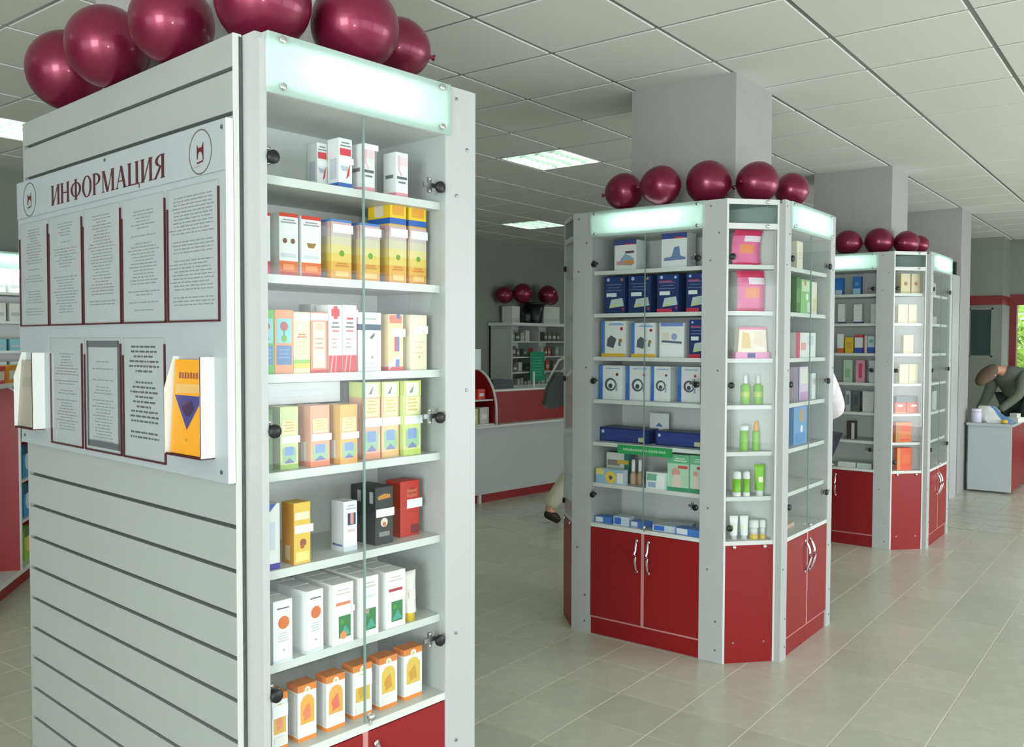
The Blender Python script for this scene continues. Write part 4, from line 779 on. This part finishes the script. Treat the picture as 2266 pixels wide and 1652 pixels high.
for P, r, ang, lb in (((7.127, 2.148, 2.339), 0.0990, -60, 'partly behind the middle kiosk'), ((7.231, 1.943, 2.345), 0.1054, -40, 'over the corner post'), ((7.354, 1.771, 2.335), 0.0948, 165, 'over the angled corner'), ((7.702, 1.758, 2.351), 0.0766, 10, 'over the aisle side')):
    balloon(P, r, math.radians(ang), 'burgundy balloon on the farther kiosk, ' + lb, 'balloons on the farther kiosk', random.uniform(-.2, .2))

# ------------------------------------------------------------------ ceiling luminaires
def luminaire(i, j, label):
    x, y = OX + PX_ * (i + .5), OY + PY_ * (j + .5)
    t = tag(empty('ceiling_light', (x, y, CZ)), label, 'ceiling light', 'recessed louvred ceiling lights')
    hx, hy = PX_ / 2 - .012, PY_ / 2 - .012
    M.setdefault('tray', mat('lamp_tray_white', (232, 236, 232), 0.35)); M.setdefault('louvre', mat('louvre_aluminium', (165, 175, 170), 0.4, 0.5))
    b = MB(); b.box(-hx, hx, -hy, hy, .053, .058, M['tray'])
    for d in ((-hx, -hx + .006, -hy, hy), (hx - .006, hx, -hy, hy), (-hx, hx, -hy, -hy + .006), (-hx, hx, hy - .006, hy)): b.box(d[0], d[1], d[2], d[3], 0, .053, M['tray'])
    b.build('housing', t)
    for k in range(4):
        yy = -hy + (k + .5) * hy / 2; b = MB(); b.lathe([(.010, -hx + .03), (.010, hx - .03)], M['ctube'], 8, (0, yy, .040), 'x'); b.build('lamp_tube', t)
    for k in range(1, 4): bx('louvre_fin', t, 'louvre', -hx + .006, hx - .006, -hy + k * hy / 2 - .0015, -hy + k * hy / 2 + .0015, .001, .028)
    for k in range(1, 8): bx('louvre_fin', t, 'louvre', -hx + k * hx / 4 - .001, -hx + k * hx / 4 + .001, -hy + .006, hy - .006, .001, .027)
    return t
LL = {(4, 4): 'lit louvred ceiling light between the nearest kiosk and the middle column', (9, 8): 'lit louvred ceiling light close to the back wall over the counter', (-1, 8): 'lit louvred ceiling light over the wall shelving beyond the slatted wall'}
for q in LAMPS: luminaire(q[0], q[1], LL.get(q, 'lit louvred ceiling light hidden behind kiosks or columns'))

# ------------------------------------------------------------------ serving counter at the back
ca = math.atan2(-.117, .993); cnt = tag(empty('serving_counter', (6.49, 5.404, 0), ca), 'long white fronted serving counter with red upper band', 'counter')
bx('front_panel', cnt, 'panel', -1.2, 2.4, 0, .02, .085, .73); bx('kick_plinth', cnt, 'red', -1.2, 2.4, .03, .05, 0, .085)
bx('ledge', cnt, 'edge', -1.2, 2.4, -.03, .32, .73, .75); bx('upper_band', cnt, 'red', .31, 2.4, .10, .12, .75, 1.065)
bx('counter_top', cnt, 'edge', .31, 2.4, .08, .62, 1.065, 1.085); bx('end_panel', cnt, 'panel', 2.38, 2.4, .02, .6, 0, 1.065)
bx('foot', cnt, 'edge', .05, .08, .0, .04, 0, .085)
bx('glass_screen', cnt, 'glass', .35, 2.3, .13, .136, 1.085, 1.245); bx('glass_screen_top', cnt, 'glass', .35, 2.3, .13, .42, 1.245, 1.251)
for x in (.95, 1.6): bx('screen_post', cnt, 'edge', x, x + .02, .125, .14, 1.085, 1.25)
# curved end rack on the ledge
rk = tag(empty('counter_rack', (6.49 + .10, 5.404 - .01, .75), ca), 'red quarter round side rack with white edging on the counter ledge', 'rack')
arc = [(.0, 0), (.0, .13)] + [(.30 - .30 * math.cos(t), .13 + .40 * math.sin(t)) for t in [PI / 2 * k / 10 for k in range(1, 11)]] + [(.30, 0)]
for x in (.17, -.55):
    b = MB(); b.prism(arc, x, x + .018, M['red'], 'x'); sd = b.build('side_panel', rk)
    b = MB(); b.tube([(x + .009, y - .004, z + (.004 if i > 1 else 0)) for i, (y, z) in enumerate(arc[:-1])], .013, M['edge'], 6); b.build('edge_band', sd)
bx('rack_shelf', rk, 'edge', -.53, .17, .01, .30, 0, .012); bx('rack_shelf', rk, 'edge', -.53, .17, .03, .30, .235, .247); bx('rack_back', rk, 'red', -.53, .17, .29, .30, 0, .53)
def free_carton(x, y, z, w, d, h, rz, label, c, dc=(), name='carton', cat='box', group=None):
    me = carton_mesh(w, d, h, c, dc, name=name); o = link(name, me, None, (x, y, z), rz); tag(o, label, cat, group); return o
def rel(o, x, y, z=0): return o.matrix_basis @ Vector((x, y, z))
for x, y, z, w, h, c, lb in ((.03, .10, .247, .10, .10, (206, 50, 46), 'red carton on the upper shelf of the counter rack'), (.02, .06, .012, .12, .16, (196, 196, 190), 'grey carton on the lower shelf of the counter rack'), (-.12, .06, .012, .11, .15, (206, 206, 130), 'yellowish carton on the lower shelf of the counter rack')):
    p = rel(rk, x, y, z); free_carton(p.x, p.y, p.z, w, .08, h, ca, lb, c, [('r', .2, .3, .8, .6, (226, 226, 220))])
p = rel(cnt, -.02, .22, 1.085); free_carton(p.x, p.y, 1.285, .30, .02, .20, ca, 'white advertising card with a blue mark above the counter rack', (222, 230, 228), [('p', [(.3, .3), (.7, .35), (.6, .6), (.4, .6)], (90, 170, 190))], 'display_card', 'card')
p = rel(cnt, .45, .22, 1.085); free_carton(p.x, p.y, 1.085, .30, .18, .09, ca, 'dark cash box on the counter behind the glass screen', (40, 48, 50), [('r', .1, .2, .9, .5, (60, 70, 70))], 'cash_box', 'cash box')
# wall cabinet behind the counter
bc = tag(empty('wall_cabinet', (9.40, 7.20, 0)), 'glass fronted cabinet against the back wall behind the counter', 'cabinet')
for d in ((0, .02, 0, .38, 0, 1.78), (.62, .64, 0, .38, 0, 1.78), (1.30, 1.32, 0, .38, 0, 1.78)): bx('side_panel', bc, 'panel', *d)
bx('cornice', bc, 'edge', -.03, 1.36, -.04, .38, 1.78, 1.82); bx('back_panel', bc, 'inner', 0, 1.32, .36, .38, 0, 1.78); bx('base', bc, 'panel', .02, 1.30, .0, .36, 0, .75)
for z in (.95, 1.15, 1.36, 1.57): bx('shelf', bc, 'edge', .02, 1.30, .02, .36, z - .018, z)
for x in (.025, .645): bx('glass_door', bc, 'glass', x, x + .59, .0, .005, .77, 1.77)
rr = random.Random(5)
for z in (.95, 1.15, 1.36, 1.57):
    x = .05
    while x < 1.22:
        w = rr.uniform(.06, .11); c = rr.choice([(206, 206, 196), (150, 160, 150), (110, 110, 100), (190, 180, 160), (90, 100, 96), (206, 90, 60)])
        if not .60 < x + w < .68 and rr.random() < .8:
            free_carton(9.40 + x, 7.30, z, w * .9, .06, rr.uniform(.09, .15), 0, 'small medicine box in the glass cabinet behind the counter', c, [('r', .1, .3, .9, .6, (200, 200, 196))], group='boxes in the cabinet behind the counter')
        x += w + .012
free_carton(9.80, 7.185, 1.02, .34, .004, .40, 0, 'green notice sheet on the cabinet glass behind the counter', (40, 150, 110), [('t', .15, .85, .2, .8, 7, (110, 190, 160))], 'notice_sheet', 'notice')
for px_, z_, w, h, c, nm, lb in ((9.62, 1.82, .17, .23, (206, 208, 200), 'carton', 'white carton on the wall cabinet behind the black clock'), (10.36, 1.82, .40, .25, (202, 206, 196), 'carton', 'large white carton on the wall cabinet below two balloons')):
    free_carton(px_, 7.36, z_, w, .18, h, 0, lb, c, [('r', .1, .1, .9, .3, (190, 194, 186))])
b = MB(); b.box(0, .14, 0, .05, 0, .15, M['black']); b.box(.02, .12, -.003, 0, .03, .12, M['groove']); tag(b.build('clock', None, (9.80, 7.28, 1.82)), 'small black table clock on the wall cabinet', 'clock')
bk = tag(empty('waste_basket', (10.16, 7.38, 1.82)), 'black wire basket standing on the wall cabinet', 'basket')
b = MB(); b.lathe([(.10, 0), (.105, .01), (.145, .27), (.14, .27), (.10, .02)], M['black'], 18); b.build('basket_body', bk)
b = MB(); b.lathe([(.150, .265), (.155, .27), (.155, .29), (.145, .295)], M['black'], 18); b.build('basket_rim', bk)
for (x, y, z, r, lb) in ((9.57, 7.46, 2.20, .12, 'next to the bare wall'), (9.83, 7.34, 2.23, .14, 'shiny one over the white carton'), (10.06, 7.46, 2.22, .085, 'small one behind the basket'), (10.43, 7.34, 2.235, .14, 'shiny one over the large carton'), (10.69, 7.46, 2.21, .11, 'at the cabinet end')):
    balloon((x, y, z), r, math.radians(30 + 50 * x), 'burgundy balloon above the cabinet behind the counter, ' + lb, 'balloons behind the counter')

# ------------------------------------------------------------------ gondola and wall shelving beyond the slatted wall
go, ga, gx, gy = FR['g']; gd = tag(empty('gondola_shelf', go, ga), 'floor shelf unit with rounded red divider beyond the slatted wall', 'shelf unit')
bx('plinth', gd, 'red', -.9, 1.6, .03, .05, 0, .085); bx('base_shelf', gd, 'edge', -.9, 1.6, 0, .42, .085, .115); bx('back_panel', gd, 'inner', -.9, 1.6, .41, .43, .115, 1.27)
prof = [(0, .115), (0, 1.18)] + [(.09 - .09 * math.cos(t), 1.18 + .09 * math.sin(t)) for t in [PI / 2 * k / 8 for k in range(1, 9)]] + [(.42, 1.27), (.42, .115)]
for x in (.375, 1.55):
    b = MB(); b.prism(prof, x, x + .02, M['red'], 'x'); dv = b.build('divider_panel', gd)
    b = MB(); b.tube([(x + .01, y - .002, z) for y, z in prof[:-1]], .011, M['edge'], 6); b.build('edge_band', dv)
for z in (.40, .66, .92): bx('shelf', gd, 'edge', .395, 1.55, .03, .41, z - .018, z); bx('shelf', gd, 'edge', -.9, .375, .30, .41, z - .018, z)
gcol = {0: ((150, 200, 60), 'lime green'), 1: ((60, 150, 200), 'bright blue'), 2: ((70, 150, 196), 'mid blue'), 3: ((90, 110, 110), 'dark grey')}
for i, z in enumerate((.115, .40, .66, .92)):
    for k in range(2):
        p = rel(gd, .41 + .22 * k, .05, z); c, nm = gcol[i]
        free_carton(p.x, p.y, z, .19, .12, .20 if i < 3 else .16, ga, '%s packet in a row on the floor shelf unit' % nm, c, [('e', .5, .5, .3, (206, 226, 230) if i else (236, 190, 90)), ('r', 0, .75, 1, 1, tuple(int(v * .5) for v in c))], group='%s packets on the floor shelf' % nm)
bx('top_board', gd, 'edge', -.9, 1.57, .0, .43, 1.27, 1.285)
for k, c, nm in ((0, (214, 70, 60), 'red'), (1, (226, 150, 50), 'orange'), (2, (120, 170, 90), 'green')):
    p = rel(gd, .30 + .24 * k, .10, 1.285); free_carton(p.x, p.y, 1.285, .18, .10, .11, ga, nm + ' carton standing on top of the floor shelf unit', c, [('r', .1, .2, .9, .7, (226, 220, 206))])
wo = FR['w'][0]; ws = tag(empty('wall_shelving', wo, 0), 'lit open wall shelving with white boxes beyond the slatted wall', 'shelving')
bx('side_panel', ws, 'panel', 0, .02, 0, .33, 0, TOP); bx('side_panel', ws, 'panel', .98, 1.0, 0, .33, 0, TOP); bx('back_panel', ws, 'inner', 0, 1.0, .32, .34, 0, TOP); bx('top_panel', ws, 'panel', 0, 1.0, 0, .33, 2.222, TOP)
light_fascia(ws, 0, 1.0); bx('base_cabinet', ws, 'red', .02, .98, .01, .32, 0, .575)
for i, z in enumerate(SHELF):
    bx('shelf', ws, 'edge', .02, .98, .02, .32, z - .02, z)
    for k in range(1, 6):
        c = [(206, 210, 206), (206, 208, 200), (120, 180, 186), (190, 196, 196), (196, 206, 200), (180, 190, 190), (200, 200, 190)][i]; h = [.13, .14, .09, .14, .12, .13, .12][i]
        free_carton(2.72 + .04 + .115 * k, 7.30, z, .09, .08, h, 0, '%s in a row on the lit wall shelving' % ['white slim box on the top shelf', 'white box on the second shelf', 'turquoise box', 'white box on the fourth shelf', 'pale box on the fifth shelf', 'grey box on the sixth shelf', 'cream box on the lowest shelf'][i], c, [('r', .15, .3, .85, .5, (170, 176, 176))], group='boxes on wall shelf level %s' % ['top', 'second', 'third', 'fourth', 'fifth', 'sixth', 'lowest'][i])

# ------------------------------------------------------------------ desk by the bare column
ds = tag(empty('desk', (10.33, 1.64, 0)), 'grey desk with red side panel next to the bare column', 'desk')
M['deskgrey'] = mat('desk_grey', (176, 186, 188), 0.5, var=.02)
bx('front_panel', ds, 'deskgrey', 0, .02, -.205, .20, .02, .70); bx('side_panel', ds, 'red', .02, 1.05, -.205, -.187, .02, .70); bx('side_panel', ds, 'deskgrey', .02, 1.05, .182, .20, .02, .70)
bx('desk_top', ds, 'deskgrey', -.03, 1.07, -.22, .215, .70, .725)
# things on the desk
b = MB(); prof = []
vs = []; fs = []; n, m = 12, 8
for j in range(m + 1):
    v = j / m; rr_ = (1 - .55 * v ** 2) * (1 + .1 * math.sin(v * 9))
    for i in range(n):
        a = 2 * PI * i / n; q = 1 + .12 * math.sin(3 * a + v * 4); vs.append((.07 * rr_ * q * math.cos(a) + .02 * v, .14 * rr_ * q * math.sin(a) + .10 * v, .17 * v))
for j in range(m):
    for i in range(n): fs.append((j * n + i, j * n + (i + 1) % n, (j + 1) * n + (i + 1) % n, (j + 1) * n + i))
fs.append(tuple(m * n + i for i in range(n))); fs.append(tuple(n - 1 - i for i in range(n)))
for k, f in enumerate(fs): b.add([vs[i] for i in f], [tuple(range(len(f)))], (86, 130, 176) if (k % n) in (1, 2, 7, 8) and k < n * m else (226, 230, 226), True)
tag(b.build('carrier_bag', None, (10.50, 1.60, .725)), 'white and blue crumpled carrier bag on the grey desk', 'bag')
t = tag(empty('jar', (10.385, 1.775, .725)), 'pale lilac jar on the grey desk', 'jar')
b = MB(); b.lathe([(.045, 0), (.05, .006), (.05, .11), (.044, .12)], pcol((206, 204, 222)), 16); b.build('jar_body', t)
b = MB(); b.lathe([(.047, .12), (.049, .122), (.049, .14), (.042, .145)], pcol((222, 220, 230)), 16); b.build('jar_lid', t)
free_carton(10.62, 1.77, .725, .12, .06, .11, 0, 'dark maroon box at the back of the grey desk', (60, 30, 36), [('r', .1, .2, .9, .6, (80, 40, 46))])
b = MB(); b.lathe([(.012, 0), (.03, .006), (.036, .022), (.03, .036), (.012, .042)], pcol((216, 176, 50)), 14); tag(b.build('tape_roll', None, (10.40, 1.515, .725)), 'small yellow roll on the edge of the grey desk', 'tape roll')
b = MB(); b.prism([(0, 0), (.16, .02), (.20, .10), (.14, .16), (.03, .14)], 0, .05, pcol((232, 234, 226)), 'z'); b.prism([(.03, .03), (.14, .05), (.15, .11), (.06, .12)], .05, .09, pcol((222, 226, 216)), 'z'); tag(b.build('paper_bundle', None, (10.62, 1.42, .725), math.radians(-20)), 'white paper bundle on the corner of the grey desk', 'paper')

# ------------------------------------------------------------------ people
def skin(name, verts, edges, mat_, parent, sub=2):
    """verts: list of (x, y, z, radius)"""
    me = bpy.data.meshes.new(name); me.from_pydata([v[:3] for v in verts], edges, [])
    o = bpy.data.objects.new(name + '_cage', me); COL.objects.link(o); o.modifiers.new('skin', 'SKIN')
    for i, v in enumerate(verts):
        r = v[3]; me.skin_vertices[0].data[i].radius = r if isinstance(r, tuple) else (r, r)
    me.skin_vertices[0].data[0].use_root = True
    ss = o.modifiers.new('sub', 'SUBSURF'); ss.levels = sub; ss.render_levels = sub
    dg = bpy.context.evaluated_depsgraph_get(); nm = bpy.data.meshes.new_from_object(o.evaluated_get(dg)); nm.name = name
    bpy.data.objects.remove(o); nm.materials.clear(); nm.materials.append(mat_)
    for p in nm.polygons: p.use_smooth = True
    return link(name, nm, parent)
def hand(parent, w, d, side, m, palm_dir=(0, 0, -1)):
    """wrist point, forearm direction; five tapered bent fingers rooted in a palm"""
    d = Vector(d).normalized(); n = Vector(palm_dir); n = (n - d * n.dot(d)).normalized(); s_ = d.cross(n) * side; w = Vector(w); b = MB()
    b.tube([w - d * .01, w + d * .025, w + d * .055, w + d * .088], [.022, .030, .034, .028], m, 10)
    for k, (off, L) in enumerate(((-.027, .062), (-.009, .074), (.009, .078), (.026, .068))):
        p0 = w + d * .080 + s_ * off; p1 = p0 + d * L * .45 + n * .006; p2 = p1 + d * L * .32 + n * .020; p3 = p2 + d * L * .18 + n * .026
        b.tube([p0, p1, p2, p3], [.0095, .0088, .008, .0062], m, 8)
    q0 = w + d * .028 + s_ * .026; b.tube([q0, q0 + d * .025 + s_ * .022 + n * .006, q0 + d * .05 + s_ * .028 + n * .016], [.012, .0105, .008], m, 8)
    b.build('hand', parent)
def person(label, loc, rz, J, top_m, leg_m, shoe_m, hair_m, coat_hem=None, legs=True):
    t = tag(empty('person', loc, rz), label, 'person')
    g = lambda k: J[k]
    ch = ['pelvis', 'waist', 'chest', 'neck0', 'neck1', 'head0', 'head1', 'head2']
    rad = dict(pelvis=.105, waist=.095, chest=.105, neck0=.058, neck1=.05, head0=.066, head1=.086, head2=.06, sh=.050, el=.036, wr=.028, hip=.075, kn=.058, an=.040, toe=.034, heel=.034)
    V, E, ix = [], [], {}
    def add(k, r, frm=None):
        ix[k] = len(V); V.append((*J[k], r))
        if frm: E.append((ix[frm], ix[k]))
    add('pelvis', rad['pelvis']); pv = 'pelvis'
    for k in ch[1:]: add(k, rad[k], pv); pv = k
    for sd in 'LR':
        add('sh' + sd, rad['sh'], 'chest'); add('el' + sd, rad['el'], 'sh' + sd); add('wr' + sd, rad['wr'], 'el' + sd)
        add('hip' + sd, rad['hip'], 'pelvis'); add('kn' + sd, rad['kn'], 'hip' + sd); add('an' + sd, rad['an'], 'kn' + sd); add('toe' + sd, rad['toe'], 'an' + sd)
    skin('body', V, E, M['skin'], t)
    # clothes
    V, E, ix = [], [], {}
    add('pelvis', .150); add('waist', .140, 'pelvis'); add('chest', .165, 'waist'); add('neck0', .084, 'chest')
    for sd in 'LR': add('sh' + sd, .078, 'chest'); add('el' + sd, .056, 'sh' + sd); add('wr' + sd, .044, 'el' + sd)
    if coat_hem: J['hem'] = coat_hem; add('hem', .185, 'pelvis')
    skin('jacket', V, E, top_m, t)
    V, E, ix = [], [], {}
    add('pelvis', .140)
    for sd in 'LR': add('hip' + sd, .100, 'pelvis'); add('kn' + sd, .074, 'hip' + sd); add('an' + sd, .072, 'kn' + sd)
    skin('trousers', V, E, leg_m, t)
    for sd in 'LR':
        a, q = Vector(J['an' + sd]), Vector(J['toe' + sd]); d = (q - a); d = d.normalized(); hl = a - Vector((d.x, d.y, 0)) * .05 + Vector((0, 0, -.03))
        skin('shoe', [(*hl, .042), (*(a + d * .05 + Vector((0, 0, -.015))), .050), (*(q), .042), (*(q + d * .04), .028)], [(0, 1), (1, 2), (2, 3)], shoe_m, t)
        w, e = Vector(J['wr' + sd]), Vector(J['el' + sd]); hand(t, w, w - e, 1 if sd == 'R' else -1, M['skin'])
    # hair cap and face
    h0, h1, h2 = Vector(J['head0']), Vector(J['head1']), Vector(J['head2']); up = (h2 - h0).normalized(); f = Vector(J['face']).normalized(); sidev = up.cross(f).normalized(); c = h1 + up * .012
    b = MB(); n, m_ = 16, 9; vs = []; fs = []
    for j in range(m_ + 1):
        a = PI * .62 * j / m_
        for i in range(n):
            q = 2 * PI * i / n; k = 1.0 if math.cos(q) < .4 else 1 - .45 * (j / m_); aa = a * k
            vs.append(c + up * math.cos(aa) * .146 + (f * math.cos(q) * .114 + sidev * math.sin(q) * .100) * math.sin(aa))
    for j in range(m_):
        for i in range(n): fs.append((j * n + i, j * n + (i + 1) % n, (j + 1) * n + (i + 1) % n, (j + 1) * n + i))
    b.add(vs, fs, hair_m, True); b.build('hair', t)
    b = MB(); b.tube([c + f * .080 + up * .005, c + f * .102 - up * .025, c + f * .085 - up * .034], [.007, .013, .009], M['skin'], 8)
    for sg in (-1, 1): b.tube([c + sidev * sg * .084 + up * .012, c + sidev * sg * .094 - up * .008 - f * .008, c + sidev * sg * .084 - up * .032], [.008, .013, .008], M['skin'], 8)
    b.build('nose_and_ears', t)
    b = MB()
    for sg in (-1, 1): b.lathe([(.002, -.006), (.008, -.003), (.009, .001), (.004, .004)], pcol((60, 48, 40)), 8, tuple(c + f * .083 + sidev * sg * .030 + up * .004), 'x')
    b.tube([c + f * .083 - up * .058 - sidev * .022, c + f * .088 - up * .056, c + f * .083 - up * .058 + sidev * .022], .005, pcol((160, 84, 78)), 6); b.build('eyes_and_mouth', t)
    return t
CL_ = lambda n, c, r=.8: mat(n, c, r, spec=.2, var=.06, scale=30)
# shopper walking past behind the middle kiosk
person('person in light beige clothes walking past behind the middle kiosk', (6.33, 4.06, 0), math.radians(-41), dict(
    pelvis=(0, 0, .93), waist=(.01, 0, 1.10), chest=(.03, 0, 1.30), neck0=(.03, 0, 1.44), neck1=(.04, 0, 1.50), head0=(.06, 0, 1.56), head1=(.07, 0, 1.62), head2=(.07, 0, 1.70), face=(1, 0, -.1),
    shL=(.02, .17, 1.38), elL=(-.10, .23, 1.13), wrL=(.06, .24, .96), shR=(.02, -.17, 1.38), elR=(.06, -.23, 1.12), wrR=(.20, -.22, .93),
    hipL=(0, .09, .88), knL=(-.06, .10, .49), anL=(-.30, .10, .13), toeL=(-.22, .10, .045), hipR=(0, -.09, .88), knR=(.16, -.09, .48), anR=(.22, -.09, .09), toeR=(.36, -.09, .04)),
    CL_('beige_coat', (206, 200, 180)), CL_('beige_trousers', (200, 196, 172)), CL_('dark_shoe', (50, 42, 36), .5), CL_('brown_hair', (70, 50, 38)), coat_hem=(0, 0, .66))
hb = tag(empty('shoulder_bag', (6.33, 4.06, 0), math.radians(-41)), 'dark shoulder bag carried by the person in beige', 'bag')
b = MB(); b.prism([(-.34, 1.02), (-.30, .99), (-.16, 1.02), (-.15, 1.22), (-.19, 1.30), (-.25, 1.27), (-.31, 1.16)], .05, .17, pcol((44, 52, 48)), 'y'); b.build('bag_body', hb)
b = MB(); b.tube([(-.30, .11, 1.22), (-.20, .13, 1.40), (-.04, .19, 1.46), (-.10, .14, 1.40), (-.22, .11, 1.24)], .012, pcol((206, 208, 196)), 6); b.build('strap', hb)
# assistant in white coat between the kiosks
person('assistant in a white coat standing between the two kiosks', (5.86, 2.02, 0), math.radians(50), dict(
    pelvis=(0, 0, .90), waist=(.0, 0, 1.06), chest=(.01, 0, 1.26), neck0=(.01, 0, 1.38), neck1=(.02, 0, 1.43), head0=(.03, 0, 1.48), head1=(.04, 0, 1.54), head2=(.04, 0, 1.61), face=(1, 0, -.2),
    shL=(.0, .15, 1.31), elL=(.04, .22, 1.07), wrL=(.22, .14, 1.02), shR=(.0, -.15, 1.31), elR=(-.02, -.235, 1.10), wrR=(.20, -.14, 1.04),
    hipL=(0, .085, .86), knL=(.02, .09, .47), anL=(0, .09, .09), toeL=(.13, .10, .04), hipR=(0, -.085, .86), knR=(.02, -.09, .47), anR=(0, -.09, .09), toeR=(.13, -.10, .04)),
    CL_('white_coat', (232, 226, 228)), CL_('dark_trousers', (70, 72, 80)), CL_('black_shoe', (36, 34, 34), .5), CL_('dark_hair', (48, 38, 32)), coat_hem=(0, 0, .72))
# man bending over the desk
person('person in a grey jacket bending over the grey desk', (11.66, 1.58, 0), math.radians(160), dict(
    pelvis=(0, 0, .92), waist=(.05, 0, 1.08), chest=(.15, -.01, 1.21), neck0=(.26, -.05, 1.26), neck1=(.32, -.07, 1.255), head0=(.365, -.085, 1.24), head1=(.43, -.10, 1.205), head2=(.50, -.12, 1.175), face=(.25, -.15, -.9),
    shL=(.16, .17, 1.22), elL=(.31, .19, .98), wrL=(.47, .05, .80), shR=(.13, -.19, 1.15), elR=(.20, -.25, .90), wrR=(.42, -.20, .80),
    hipL=(0, .09, .88), knL=(.03, .10, .48), anL=(-.02, .10, .09), toeL=(.12, .11, .04), hipR=(0, -.09, .88), knR=(.02, -.10, .48), anR=(-.02, -.10, .09), toeR=(.12, -.11, .04)),
    CL_('grey_green_jacket', (104, 112, 98)), CL_('dark_green_trousers', (40, 56, 48)), CL_('brown_shoe', (60, 46, 36), .5), CL_('greying_hair', (110, 96, 80)))
